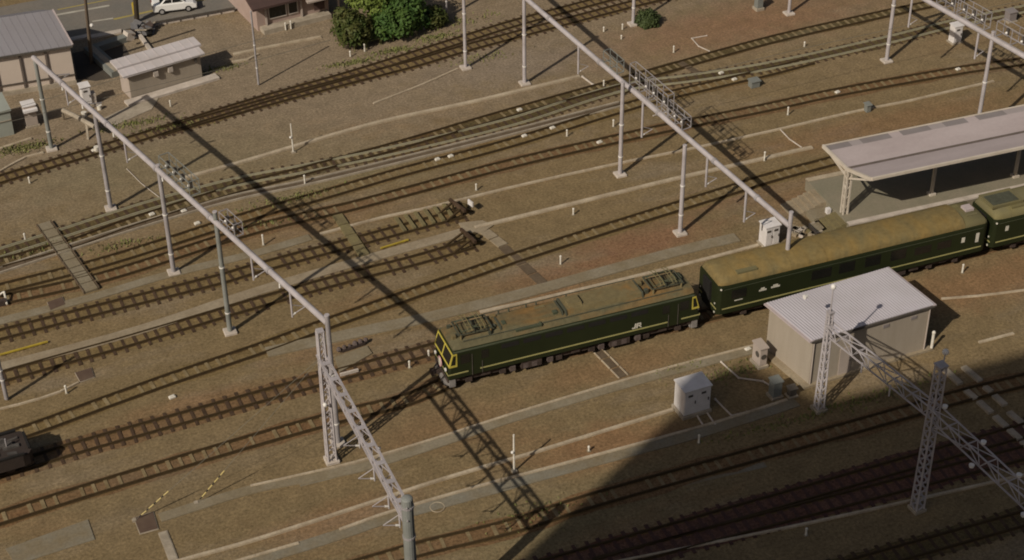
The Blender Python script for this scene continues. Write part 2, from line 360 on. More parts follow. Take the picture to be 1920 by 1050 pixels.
def normals(c):
    N = []
    for i in range(len(c)):
        d = c[min(i+1, len(c)-1)]-c[max(i-1, 0)]; d.normalize(); N.append(V((-d.y, d.x, 0)))
    return N
def off(c, k): return [p+n*k for p, n in zip(c, normals(c))]
def px(*a, z=0.0): return [at(x, y, z) for x, y in a]

# ------------------------------------------------------------------ ground
g = MB(); S = 420
g.add([(-S, -S+60, 0), (S, -S+60, 0), (S, S+60, 0), (-S, S+60, 0)], [[0, 1, 2, 3]])
struct(g.build('ground', 'ground'))

# ------------------------------------------------------------------ tracks
bedz = [0.012]
SPROTO = {}
def sleeper_mesh(m, L=2.1, wd=.22, top=.055):
    k = (m, L, wd, top)
    if k not in SPROTO:
        mm = MB(); mm.box(-wd/2, wd/2, -L/2, L/2, -.06, top)
        o = mm.build('sleeper', m); SPROTO[k] = o.data; bpy.data.objects.remove(o)
    return SPROTO[k]
def inview(p, mg=30):
    x, y = proj(p); return -mg < x < 1920+mg and -mg < y < 1050+mg
BEDS = []
def track(label, pts, bed='bed_brown', rail='rail', sl='sleeper', sltop=.055, sll=2.1, bw=1.75, ext=(8, 8), world=None, group='railway tracks crossing the yard', miss=0.0, bedfrac=None):
    if sl == 'sleeper_pale': sll = .94; sltop = .055
    sltop = max(sltop, .055)
    c = curve(world if world else px(*pts, z=.12), .68, ext)
    mid = c[len(c)//2]
    t = thing('railway_track', label, 'railway track', (mid.x, mid.y, 0), group)
    for s in (-1, 1):
        mb = MB(); cc = off(c, s*.535)
        mb.strip(off(cc, .095), off(cc, -.095), -.02, .06); mb.strip(off(cc, .042), off(cc, -.042), .06, .165)
        mb.build('rail', rail, t)
    N = normals(c); items = []
    for p, n in zip(c, N):
        if rnd.random() < miss: continue
        items.append((p, math.atan2(-n.x, n.y)+rnd.uniform(-.03, .03)))
    vis = sorted([i for i in items if inview(i[0])], key=lambda i: (i[0]-EYE).length)
    one = vis[:100]; rest = [i for i in items if i not in one]
    me = sleeper_mesh(sl, sll, .22, sltop)
    for p, a in one:
        o = bpy.data.objects.new('sleeper', me); COL.objects.link(o); o.parent = t
        o.location = (p.x-mid.x+rnd.uniform(-.03, .03), p.y-mid.y, rnd.uniform(-.012, .006)-(.06 if sl == 'sleeper_pale' and rnd.random() < .14 else 0)); o.rotation_euler = (0, 0, a); o.scale = (rnd.uniform(.85, 1.15), rnd.uniform(.96, 1.04), 1)
    if rest:
        mb = MB()
        for p, a in rest:
            ux = V((math.cos(a), math.sin(a), 0)); uy = V((-ux.y, ux.x, 0))
            mb.ob((p.x, p.y, sltop/2-.03), ux*.11, uy*sll/2, Z*(sltop/2+.03))
        mb.build('sleepers', sl, t)['kind'] = 'stuff'
    if bed: BEDS.append((c, bed, bw))
    return c
A_ = 0.0
X0, YN = 26.557, 81.374
YC = YN+1.40
T = {}
T['t5'] = track('rusty running track that passes under the green locomotive', None, 'bed_rust', sl='sleeper_pale', sltop=.028,
      world=px((0, 969.5), (240, 894.5), (480, 823), (650, 776), (767, 746.5), z=.12)+[V((X0+2, YC, 0)), V((45, YC, 0)), V((70, YC, 0)), V((105, YC-.6, 0))], ext=(8, 6))
T['t6'] = track('track on thick dark timber sleepers with the dark wagon on its left end', [(0, 881), (52, 866), (150, 836), (300, 794), (480, 744), (640, 700), (800, 656), (880, 633)], 'bed_rust', ext=(8, 0), bw=2.2)
T['t7'] = track('single track passing just above the dark wagon at the left edge', [(0, 823), (66, 801), (200, 752), (320, 709), (500, 648), (607, 608), (880, 512), (960, 484), (1106, 437), (1380, 352), (1440, 333), (1560, 301), (1740, 254), (1920, 210)], 'bed_brown', sl='sleeper_pale', sltop=.03)
T['t8'] = track('dead end siding with the lower rusty buffer stop', [(0, 706), (120, 672), (245, 637), (480, 567), (670, 514), (770, 489), (850, 466), (890, 454)], 'bed_brown', ext=(8, 0), miss=.06)
T['t9'] = track('dead end siding with the upper buffer stop and yellowed sleepers', [(0, 626), (180, 580), (413, 522), (480, 502), (700, 443), (823, 410), (880, 396)], 'bed_brown', ext=(8, 0), miss=.05)
T['t11'] = track('brown track curving past the far side of the platform canopy', [(0, 562), (200, 516), (480, 428), (660, 385), (747, 362), (960, 305), (1207, 248), (1307, 227), (1440, 200), (1560, 174), (1800, 131), (1920, 114)], 'bed_rust', sl='sleeper_pale', sltop=.03)
T['t10'] = track('track joining the bright railed line under the far gantry', [(0, 540), (200, 488), (480, 400), (600, 366), (747, 323), (960, 266), (1207, 190), (1350, 155), (1440, 134), (1520, 113)], 'bed_brown', sl='sleeper_pale', sltop=.03, ext=(8, 0))
T['t12'] = track('dark track crossing the bright railed line at mid yard', [(0, 492), (140, 454), (230, 421), (440, 354), (560, 322), (720, 279), (960, 209), (1207, 140), (1440, 75), (1640, 29), (1790, -3)], 'bed_dark', sl='sleeper_pale', sltop=.03, bw=1.5)
T['ta'] = track('running line with worn pale rails between darker tracks', [(0, 473), (108, 439), (280, 384), (440, 341), (572, 315), (720, 285), (960, 227), (1164, 164), (1300, 145), (1440, 123), (1660, 75), (1793, 42), (1920, 16)], 'bed_dark', rail='rail_worn', sl='sleeper', sltop=.03, bw=1.6)
T['t13a'] = track('farthest track curving past the shrubs', [(0, 335), (240, 263), (480, 189), (660, 138), (867, 73), (960, 44), (1130, -2)], 'bed_brown', sl='sleeper', sltop=.05, bw=1.5)
T['t13b'] = track('track diverging just below the farthest track', [(300, 247), (480, 196), (660, 148), (780, 117), (867, 91), (960, 66), (1180, 8), (1230, -4)], 'bed_brown', sl='sleeper', sltop=.05, bw=1.5, ext=(0, 8))
T['t4'] = track('track running from the sunlit foreground into the tower shadow', [(650, 1067), (790, 1027), (960, 985), (1100, 940), (1340, 872), (1680, 777), (1800, 742), (1920, 712)], 'bed_rust', sl='sleeper_pale', sltop=.03)
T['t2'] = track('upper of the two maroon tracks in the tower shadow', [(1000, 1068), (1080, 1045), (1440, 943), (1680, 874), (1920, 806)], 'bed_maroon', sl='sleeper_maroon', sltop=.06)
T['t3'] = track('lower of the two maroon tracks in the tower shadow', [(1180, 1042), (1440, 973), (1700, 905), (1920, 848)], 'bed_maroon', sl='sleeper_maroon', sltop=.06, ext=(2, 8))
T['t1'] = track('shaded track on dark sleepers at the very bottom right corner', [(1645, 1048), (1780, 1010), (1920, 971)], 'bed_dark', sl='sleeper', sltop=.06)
for i, (c, bed, bw) in enumerate(BEDS):
    n = len(c); ja = []; jb = []; x = y = 0
    for k in range(n):
        x = .7*x+rnd.uniform(-.12, .12); y = .7*y+rnd.uniform(-.12, .12); ja.append(bw/2+x); jb.append(bw/2+y)
    N = normals(c)
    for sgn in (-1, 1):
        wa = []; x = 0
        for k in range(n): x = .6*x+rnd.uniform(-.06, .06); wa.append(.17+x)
        struct(MB().sheet([p+q*(sgn*.535+a) for p, q, a in zip(c, N, wa)], [p+q*(sgn*.535-a*.9) for p, q, a in zip(c, N, wa)], .0052+.0025*i).build('dirt_shade_strip', 'rail_dirt_shade'))  # dirt and the rail's side shadow painted as one dark strip
    struct(MB().sheet([p+q*a for p, q, a in zip(c, N, ja)], [p-q*b for p, q, b in zip(c, N, jb)], .004+.0025*i).build('track_bed', bed))

# ------------------------------------------------------------------ walkways, troughs
def walk(pts, wd, m, z=.075, name='path', ext=(0, 0)):
    c = curve(px(*pts), 1.0, ext)
    return struct(MB().strip(off(c, wd/2), off(c, -wd/2), -.05, z).build(name, m))
walk([(500, 662), (600, 640), (700, 618), (787, 600), (960, 557), (1273, 472), (1400, 442)], 1.05, 'walk', .10)
walk([(900, 586), (1060, 550), (1300, 492), (1440, 455)], .28, 'conc_line', .08)
walk([(0, 690), (247, 624), (480, 548), (687, 487), (890, 430)], .95, 'walk_tan', .085, ext=(8, 0))
walk([(0, 603), (180, 556), (300, 520), (480, 475), (600, 440)], .8, 'walk', .07, ext=(8, 0))
walk([(300, 972), (480, 917), (667, 880), (813, 835), (960, 785), (1213, 710), (1430, 652)], .75, 'walk', .08)
walk([(480, 1052), (637, 1003), (727, 972), (917, 920), (990, 899), (1313, 812), (1440, 772), (1500, 752)], .85, 'walk_blue', .06, ext=(10, 0))
walk([(1040, 960), (1203, 921), (1440, 866)], .8, 'walk_blue', .02)
walk([(560, 905), (640, 885), (700, 872)], .8, 'walk_blue', .02)
def slabq(pts, z, m, name='paving'):
    return struct(MB().prism([(p.x, p.y) for p in px(*pts)][::-1], -.05, z).build(name, m))
slabq([(10, 1030), (165, 975), (178, 1012), (30, 1060)], .05, 'walk_blue')
slabq([(860, 420), (905, 415), (925, 424), (905, 438), (872, 440)], .10, 'walk_tan')
def trough(label, pts, wd=.34, z=.13, m='conc_line', ext=(0, 0), cat='cable trough', group='pale concrete cable troughs laid between the tracks'):
    c = curve(px(*pts), 1.2, ext); mid = c[len(c)//2]
    o = thing('cable_trough', label, cat, (mid.x, mid.y, 0), group)
    MB().strip(off(c, wd/2), off(c, -wd/2), -.05, z).build('trough_wall', m, o)
    # lids, a little narrower, with joints
    mb = MB()
    for a, b in zip(c, c[1:]):
        d = (b-a).normalized(); mb.bar(a+d*.03+Z*(z+.01), b-d*.03+Z*(z+.01), wd*.8, .03)
    mb.build('lid', m, o)
    return o
trough('long pale trough beyond the middle tracks, broken by the gantry shadow', [(345, 335), (400, 320), (460, 303), (700, 233), (895, 190), (1000, 165), (1092, 143)], .36, ext=(0, 0))
trough('slim trough in front of the farthest gantry pole, running to its foot', [(700, 195), (790, 160), (862, 128)], .18, .08)
trough('thin trough through mid yard passing the first far gantry pole', [(600, 440), (720, 408), (800, 391), (960, 352), (1157, 308), (1290, 281), (1327, 273), (1440, 248), (1617, 207), (1700, 191), (1777, 173), (1863, 153)], .22, .10)
trough('thin trough ending at the platform canopy corner', [(890, 428), (960, 411), (1213, 349), (1280, 333), (1363, 314), (1433, 298), (1500, 282), (1546, 273)], .36, .12)
trough('pale trough nearest the lattice beam, ending at the white cabinet', [(347, 1050), (480, 1013), (713, 938), (800, 909), (913, 875), (967, 860), (1120, 813), (1262, 769)], .22, .12, ext=(6, 0))
trough('pale trough edging the blue grey walkway in the foreground', [(637, 995), (727, 963), (917, 908), (990, 889), (1313, 802), (1440, 763), (1490, 746)], .2, .12)
trough('short pale trough at the bottom edge left of the green mast', [(480, 1043), (593, 1010)], .2, .10, ext=(4, 0))
trough('trough along the front of the lower walkway beside the train', [(470, 913), (560, 893), (667, 868), (813, 825), (960, 778), (1213, 702), (1430, 645)], .16, .12)
trough('faint trough in the tower shadow below the maroon tracks', [(1200, 1046), (1440, 998), (1640, 955), (1853, 907)], .18, .10, ext=(4, 8))
trough('trough line to the right of the corrugated hut', [(1765, 561), (1840, 555), (1920, 545)], .16, .08, ext=(0, 5))
trough('short pale trough lying in open ballast right of the hut', [(1835, 643), (1907, 624)], .2, .08)
trough('pale kerb line running to the clump of shrubs', [(438, 103), (485, 93), (550, 80), (618, 67)], .32, .12)
trough('pale kerb line beside the small white roofed building', [(435, 117), (470, 111), (492, 97)], .24, .10)
trough('curved pale kerb below the green hut at the left edge', [(0, 280), (40, 267), (84, 252)], .28, .12, ext=(5, 0))
trough('curved pale kerb by the first gantry pole foot', [(0, 322), (30, 305), (50, 295), (82, 287)], .2, .10, ext=(4, 0))
trough('thin kerb line left of the dark wagon', [(0, 768), (60, 753), (120, 733), (148, 718)], .14, .10, ext=(4, 0))
trough('thin trough stub beside the striped guy guards', [(305, 998), (318, 1030), (326, 1052)], .55, .06, 'conc')
trough('pale edged open trough carrying cables beside the dark mid track', [(0, 508), (108, 473), (280, 418), (440, 372), (572, 344), (720, 309), (960, 249), (1164, 196)], .5, .06, 'board', ext=(6, 0))
tt = [o for o in COL.objects if o.get('label', '').startswith('pale edged open trough')][0]
cc = curve(px((0, 508), (108, 473), (280, 418), (440, 372), (572, 344), (720, 309), (960, 249), (1164, 196)), 1.2, (6, 0))
for k in (-.33, .33): MB().strip(off(cc, k+.06), off(cc, k-.06), -.05, .15).build('rim', 'conc', tt)
for lab, p, m in (('brown cover plate set in the ballast beside the crossing boards', [(88, 568), (118, 557), (124, 572), (94, 584)], 'plate'),
                  ('brown cover plate near the thin kerb above the wagon', [(140, 700), (172, 690), (178, 708), (150, 718)], 'plate'),
                  ('reddish brown cover plate at the foot of a striped guy guard', [(250, 972), (288, 960), (298, 993), (262, 1003)], 'plate')):
    q = px(*p); mb = MB(); c = sum(q, V((0, 0, 0)))/4
    t = thing('cover_plate', lab, 'cover plate', (c.x, c.y, 0), 'brown cover plates over cable pits')
    MB().prism([(x.x, x.y) for x in q][::-1], -.05, .06).build('frame', 'conc', t)
    MB().prism([((c+(x-c)*.93).x, (c+(x-c)*.93).y) for x in q][::-1], .06, .085).build('lid', m, t)
# crossings
def crossing(label, a, b, wd, z, m, n, edge=None, gap=.06):
    A, B = at(*a), at(*b); d = (B-A).normalized(); s = V((-d.y, d.x, 0)); L = (B-A).length
    t = thing('track_crossing', label, 'crossing', (A+B)/2, None)
    for i in range(n):
        p = A+d*(L*i/n+gap); q = A+d*(L*(i+1)/n-gap)
        MB().strip([p+s*wd/2, q+s*wd/2], [p-s*wd/2, q-s*wd/2], -.04, z+rnd.uniform(-.01, .01)).build('board', m, t)
    if edge:
        for k in (-1, 1):
            mb = MB()
            for i in range(n):
                p = A+d*(L*i/n+gap)+s*k*(wd/2+.09); q = A+d*(L*(i+1)/n-gap)+s*k*(wd/2+.09)
                mb.bar(p+Z*(z*.5+.02), q+Z*(z*.5+.02), .07, z+.08)
            mb.build('edge_beam', edge, t)
crossing('raised board walkway stepping across the tracks at far left', (82, 420), (173, 548), .9, .16, 'walk', 9, 'board')
crossing('dark board strip under the middle track below the buffer stops', (942, 462), (1018, 532), .75, .05, 'board', 4)
crossing('pale slab strip between the buffer stop and middle track', (908, 434), (944, 462), .8, .10, 'walk_tan', 2)
crossing('dark cable crossing emerging from under the locomotive', (1118, 655), (1170, 708), .5, .03, 'board', 3, 'conc_line')
crossing('narrow board strip lying across the upper right track', (1275, 118), (1312, 140), .6, .1, 'board', 2)
crossing('mossy board strip through the gantry shadow between the sidings', (632, 405), (684, 482), .75, .16, 'sleeper_ochre', 4)
t = thing('foot_crossing', 'pair of pale slab rows crossing the shaded tracks at lower right', 'crossing', at(1850, 760))
for a, b in (((1766, 690), (1800, 722)), ((1811, 735), (1829, 750)), ((1835, 755), (1858, 776)), ((1865, 783), (1887, 803)), ((1892, 808), (1912, 826)), ((1916, 830), (1935, 848)),
             ((1806, 690), (1838, 717)), ((1846, 728), (1858, 737)), ((1864, 744), (1884, 762)), ((1891, 775), (1916, 796)), ((1922, 800), (1940, 816))):
    A, B = at(*a), at(*b); MB().bar(A+Z*.08, B+Z*.08, .42, .2).build('slab', 'conc', t)
def pipe(label, pts, r=.06, m='conc_pale', z=.06, group='thin pale conduits on the ballast'):
    c = px(*pts); t = thing('conduit', label, 'conduit', c[0], group)
    MB().path([p+Z*z for p in c], r, 6).build('pipe', m, t)
    mb = MB()
    for p in c: mb.ball(p+Z*z, r*1.5, 6, 4)
    mb.split('joint', m, t)
pipe('pale conduit bending from the hut to the dark cabinet', [(1352, 680), (1385, 710), (1430, 716), (1447, 726)])
pipe('short conduit from the white cabinet foot, left one of the pair', [(1304, 776), (1319, 800)])
pipe('short conduit from the white cabinet foot, right one of the pair', [(1325, 774), (1340, 796)])
pipe('conduit slanting from the white cabinet corner to the trough', [(1341, 750), (1372, 781), (1400, 774)])
pipe('bent pale conduit beside the upper right track', [(1325, 68), (1297, 73), (1310, 88), (1330, 97)], .05)
pipe('pale conduit crossing from the far trough to the track', [(1092, 145), (1112, 160)], .08)
pipe('curved pale conduit below the far gantry signals', [(1225, 218), (1240, 214), (1260, 210), (1290, 222)], .05)
pipe('pale conduit joining two troughs left of the canopy', [(1462, 243), (1480, 262), (1502, 277)], .05)
pipe('thin drooping cable conduit left of the signal gantry', [(238, 318), (265, 345), (300, 372)], .03)

# ------------------------------------------------------------------ trusses and gantries
def lattice(mb, A, B, wa, wb, n1, n2, chord=.09, lace=.05, step=.8, d=None):
    """square lattice member from A to B; n1,n2 unit cross directions, half widths wa->wb along n1 and d along n2"""
    A, B = V(A), V(B); L = (B-A).length; k = max(2, int(L/step))
    def P(t, i, j):
        h1 = wa+(wb-wa)*t; h2 = h1 if d is None else d
        return A+(B-A)*t+n1*h1*i+n2*h2*j
    for i in (-1, 1):
        for j in (-1, 1): mb.bar(P(0, i, j), P(1, i, j), chord)
    for q in range(k):
        a, b = q/k, (q+1)/k; f = 1 if q % 2 else -1
        for i in (-1, 1):
            mb.bar(P(a, i, -f), P(b, i, f), lace, lace*.5); mb.bar(P(a, -f, i), P(b, f, i), lace, lace*.5)
def post(t, base, top_z, r=.165, m='steel', cap=True, foot=True, lean=V((0, 0, 0))):
    base = V((base.x, base.y, 0)); top = base+Z*top_z+lean
    mb = MB(); mb.tube(base+Z*.1, top, r, r*.86, 14)
    p = mb.build('post', m, t, smooth=False)
    if cap: MB().tube(top, top+Z*.05, r*.98, r*.9, 14).build('cap', 'steel_lilac', p)
    if foot:
        MB().box(base.x-.42, base.x+.42, base.y-.42, base.y+.42, -.1, .16).build('footing', 'conc_pale', p, bevel=.04)
    mb = MB()
    for h in (1.6, top_z*.55): mb.tube(base+Z*h, base+Z*(h+.09), r*1.12, r*1.12, 12)
    mb.split('band', 'porcelain', p)
    return top
def drop(t, p, L, r=.06, arm=None):
    mb = MB(); q = p-Z*L; mb.tube(p, q, r*1.2, r, 8)
    mb.build('drop_post', 'steel_lilac', t)
    if arm:
        mb = MB(); mb.tube(q+Z*.15, q+Z*.45+arm, .03, .03, 6); mb.tube(q+Z*.9, q+Z*.45+arm, .025, .025, 6); mb.build('register_arm', 'steel_lilac', t)
        MB().tube(q+Z*.15, q+Z*.23+arm*.25, .06, .06, 8).build('insulator', 'porcelain', t)
def cage(t, P, d, s, L, h, wd, m='steel_green', n=3, boxes=True):
    """railed work cage on top of a beam: P start, d along, s sideways"""
    mb = MB()
    for k in (0, 1):
        o = s*(wd*k)
        for z in (0.05, h*.5, h): mb.bar(P+o+Z*z, P+o+d*L+Z*z, .042)
        for i in range(n+1): mb.bar(P+o+d*(L*i/n), P+o+d*(L*i/n)+Z*h, .05)
    for i in range(n+1): mb.bar(P+d*(L*i/n)+Z*.05, P+s*wd+d*(L*i/n)+Z*.05, .06)
    for i in (0, n): mb.bar(P+d*(L*i/n)+Z*h, P+s*wd+d*(L*i/n)+Z*h, .05)
    mb.build('signal_cage', m, t)
    if boxes:
        for i in range(n):
            c = P+d*(L*(i+.5)/n)+s*wd*.5
            MB().ob(c+Z*h*.5, d*.11, s*.10, Z*.26).build('signal_case', 'steel_dark', t)
            MB().ball(c+Z*h*.5-s*.14-Z*.05, .10, 8, 6).build('signal_lens', 'porcelain', t)

# left gantry: five tube posts under one tube beam
gp = thing('overhead_gantry', 'left gantry with one long tube beam on five grey tube posts', 'gantry', at(326, 511))
PB = [at(97, 280), at(208, 391.7), at(326, 511.7), at(431.7, 623), at(634, 832)]
hb = [vert(PB[0], 62, 110), vert(PB[4], 607, 603)]
b0, b1 = PB[0]+Z*hb[0], PB[4]+Z*(hb[1]-.1)
for i, p in enumerate(PB):
    k = (p-PB[0]).length/(PB[4]-PB[0]).length; zb = b0.z+(b1.z-b0.z)*k
    post(gp, p, zb+(.1, .05, .25, .75, .55)[i], .17, ('steel_green', 'steel', 'steel', 'steel_green', 'steel')[i])
dP = (b1-b0).normalized(); sP = V((dP.y, -dP.x, 0)).normalized()
bs = sP*(-.0)
MB().tube(b0-dP*.25, b1, .19, .19, 14).build('beam', 'steel_lilac', gp)
mb = MB()
for k in (.12, .3, .48, .66, .84): mb.tube(b0.lerp(b1, k)-dP*.12, b0.lerp(b1, k)+dP*.12, .235, .235, 14)
mb.split('beam_flange', 'steel', gp)
def beam_at(x): # param on left beam nearest pixel column
    lo, hi = 0.0, 1.0
    for _ in range(40):
        m_ = (lo+hi)/2
        if proj(b0.lerp(b1, m_))[0] < x: lo = m_
        else: hi = m_
    return b0.lerp(b1, lo)
for x, L in ((122, 1.6), (232, 1.9), (470, 2.0), (543, 2.1)): drop(gp, beam_at(x), L, .06, V((.9, .15, 0)))
cage(gp, beam_at(300)+Z*.1+V((.05, .05, 0)), dP, V((.96, .27, 0)), 4.4, 1.1, .75, 'steel_green', 4)
cage(gp, beam_at(412)+Z*.05+V((.05, .05, 0)), dP, V((.96, .27, 0)), 2.0, .95, .6, 'steel', 2)
mb = MB()
for x in (100, 160): mb.bar(beam_at(x), beam_at(x)+V((1.2, .2, -.2)), .06); mb.bar(beam_at(x)+Z*-.6, beam_at(x)+V((1.2, .2, -.2)), .05)
mb.split('bracket', 'steel', gp)
for x in (112, 150, 208, 300, 520):
    q = beam_at(x)-Z*.35+V((.1, 0, 0)); MB().tube(q, q-Z*.4, .05, .07, 8).build('insulator', 'porcelain', gp)

# lattice gantry in the foreground
gl = thing('lattice_gantry', 'pale lattice gantry in the foreground ending at a dark green mast', 'gantry', at(622, 862))
lb = at(622, 864); lh = vert(lb, 596, 621)
d0 = V((1, 0, 0)); d1 = V((0, 1, 0))
mb = MB(); lattice(mb, lb, lb+Z*lh, .25, .17, d0, d1, .10, .06, .42); mb.build('lattice_column', 'steel_lilac', gl)
MB().box(lb.x-.21, lb.x+.21, lb.y-.21, lb.y+.21, lh, lh+.08).build('cap_plate', 'steel_lilac', gl)
MB().box(lb.x-.42, lb.x+.42, lb.y-.42, lb.y+.42, -.1, .2).build('footing', 'conc_pale', gl, bevel=.04)
MB().ball(lb+V((-.2, -.45, vert(lb, 606, 749))), .14, 10, 8).build('insulator', 'porcelain', gl)
mz = 10.4
mt = at(763, 935, mz)
e0 = lb+Z*(vert(lb, 604, 665)-.15); e1 = V((mt.x, mt.y, mz-1.0))
dL = (e1-e0).normalized(); sL = V((dL.y, -dL.x, 0)).normalized(); uL = sL.cross(dL); 
if uL.z < 0: uL = -uL
Lb = (e1-e0).length; DP = 1.15
mb = MB()
for q in (-.24, .24): mb.bar(e0-dL*.3+sL*q, e1-dL*.25+sL*q, .12, .11)
mb.bar(e0-dL*.2-Z*DP, e1-dL*.25-Z*DP, .15, .13); mb.build('chord', 'steel_lilac', gl)
k = 9
mb = MB()
for i in range(k):
    a, c, b = (e0+dL*(Lb*(i+j)/k) for j in (0, .5, 1))
    for q in (-.24, .24): mb.bar(a+sL*q, c-Z*DP, .055, .04); mb.bar(c-Z*DP, b+sL*q, .055, .04)
    mb.bar(a+sL*.24, b-sL*.24, .05, .04)
mb.build('lacing', 'steel_lilac', gl)
for i in range(k):
    c = e0+dL*(Lb*(i+.5)/k*.985)
    MB().ob(c-Z*DP*.5, dL*.075, sL*.04, Z*DP*.5).build('batten_plate', 'steel_lilac', gl)
    MB().ob(c+Z*.07, dL*.17, sL*.28, Z*.02).build('batten_plate', 'steel_lilac', gl)
for f, L in ((.45, 1.0), (.62, 1.6), (.78, 1.7), (.9, 1.5)): drop(gl, e0.lerp(e1, f)-Z*DP, L*.7, .05, V((-.9, 0, 0)))
for f in (.6, .92):
    q = e0.lerp(e1, f)-sL*.45-Z*.35; MB().ball(q, .10, 8, 6).build('insulator', 'porcelain', gl)
mb = MB(); mb.tube((mt.x, mt.y, 0), (mt.x, mt.y, mz), .34, .30, 16); mb.build('mast', 'steel_green', gl)
MB().ball((mt.x, mt.y, mz), .30, 14, 6, .45).build('mast_cap', 'steel_green', gl)
mb = MB()
for z in (mz-.55, mz-2.6, mz-4.6): mb.tube((mt.x, mt.y, z), (mt.x, mt.y, z+.12), .345, .345, 16)
for z in (mz-.35, mz-1.2): mb.ball((mt.x-.12, mt.y-.32, z), .06, 6, 4)
mb.split('band', 'steel', gl)
MB().box(mt.x-.6, mt.x+.6, mt.y-.6, mt.y+.6, -.1, .2).build('footing', 'conc', gl)
gw = e0+dL*2.0+Z*.4
def guy(label, a, b):
    A, B = at(*a), None
    top = lb+Z*(lh-1.8); d = (top-A).normalized()
    t = thing('guy_stay', label, 'guy wire', A)
    MB().tube(A, top, .014, .014, 5).build('wire', 'wire', t)
    # guard tube in alternating bands
    f = .2; L = 2.3
    n = 12
    for i in range(n):
        p = A+d*(.35+L*i/n); q = A+d*(.35+L*(i+1)/n)
        MB().tube(p, q, .035, .035, 7).build('guard_band', 'guard_yellow' if i % 3 else 'black', t)
    MB().box(A.x-.12, A.x+.12, A.y-.12, A.y+.12, -.05, .12).build('anchor', 'conc', t)
guy('left guy wire with a yellow and black striped guard', (252, 977), (320, 918))
guy('right guy wire with a yellow and black striped guard', (368, 944), (424, 890))

# far gantry
gq = thing('overhead_gantry', 'far gantry with a long tube beam carrying two railed signal cages', 'gantry', at(1275, 438))
QB = [at(983.5, 157), at(1162.5, 328), at(1275, 438), at(1468, 556)]
q1 = QB[3]+Z*vert(QB[3], 1474, 424)
q0 = QB[0]+Z*vert(QB[0], 982, -6)
q0.z = max(q0.z, q1.z-.4); q00 = q0+(q0-q1).normalized()*9
QT = [q0.z+.3, q0.lerp(q1, .33).z+.75, q0.lerp(q1, .6).z+.75, vert(QB[3], 1481, 398)]
for p, tz in zip(QB, QT): post(gq, p, tz, .165, 'steel_lilac')
mb = MB(); mb.tube(q00, q1, .19, .19, 14); mb.build('beam', 'steel_lilac', gq)
dQ = (q1-q00).normalized()
def qb(x):
    lo, hi = 0.0, 1.0
    for _ in range(40):
        m_ = (lo+hi)/2
        if proj(q00.lerp(q1, m_))[0] < x: lo = m_
        else: hi = m_
    return q00.lerp(q1, lo)
mb = MB()
for x in (1030, 1125, 1235, 1340, 1420): mb.tube(qb(x)-dQ*.12, qb(x)+dQ*.12, .235, .235, 14)
mb.split('beam_flange', 'steel', gq)
for x, L in ((1085, 2.6), (1206, 3.2), (1327, 2.6), (1400, 2.7)): drop(gq, qb(x), L, .08, V((.9, .1, 0)))
sQ = V((.98, .2, 0))
cage(gq, qb(1131)+Z*.2, dQ, sQ*.9, 1.9, 1.0, .7, 'steel_green', 2, False)
cage(gq, qb(1180)+Z*.25, dQ, sQ*.9, 2.6, 1.75, .6, 'steel', 2, True)
cage(gq, qb(1212)+Z*.25, dQ, sQ*.9, 2.7, 1.75, .6, 'steel', 2, True)
cage(gq, qb(1240)+Z*.15, dQ, sQ*.9, 2.6, .9, .9, 'steel', 3, True)
lampz = vert(QB[3], 1470, 520)
for s in (-1, 1):
    q = QB[3]+V((s*.32, -.05, lampz)); MB().ball(q, .12, 10, 8).build('insulator', 'porcelain', gq)
MB().bar(QB[3]+V((-.32, 0, lampz-.1)), QB[3]+V((.32, 0, lampz-.1)), .05).build('cross_arm', 'steel', gq)

# upper right gantry
gt = thing('overhead_gantry', 'upper right gantry whose beam leaves the top of the photo', 'gantry', at(1662, 115))
TB = [at(1662, 115), at(1918, 235)]
h1 = 9.3
a0 = at(1640, -55, 9.0); a1 = at(1925, 108, 9.0); dT = (a1-a0).normalized(); a1 = a1+dT*6; a0 = a0-dT*3
post(gt, TB[0], 9.4, .165, 'steel_lilac'); 
pr = a0+dT*((V((TB[1].x, TB[1].y, 9))-a0).dot(dT)); post(gt, V((pr.x, pr.y, 0)), 9.5, .165, 'steel_lilac')
MB().tube(a0, a1, .19, .19, 14).build('beam', 'steel_lilac', gt)
MB().bar(V((TB[0].x, TB[0].y, 9.0)), a0+dT*((V((TB[0].x, TB[0].y, 9.0))-a0).dot(dT)), .25).build('side_bracket', 'steel_lilac', gt)
def tb(x):
    lo, hi = 0.0, 1.0
    for _ in range(40):
        m_ = (lo+hi)/2
        if proj(a0.lerp(a1, m_))[0] < x: lo = m_
        else: hi = m_
    return a0.lerp(a1, lo)
cage(gt, tb(1755)+Z*.2, dT, sQ*.9, 2.0, 1.2, .7, 'steel', 2, True)
cage(gt, tb(1793)+Z*.2, dT, sQ*.9, 3.0, 1.3, .7, 'steel', 3, True)
cage(gt, tb(1865)+Z*.2, dT, sQ*.9, 3.2, 1.3, .9, 'steel', 2, True)
for x, L in ((1712, 3.0), (1836, 2.4)): drop(gt, tb(x), L, .08, V((.8, .1, 0)))

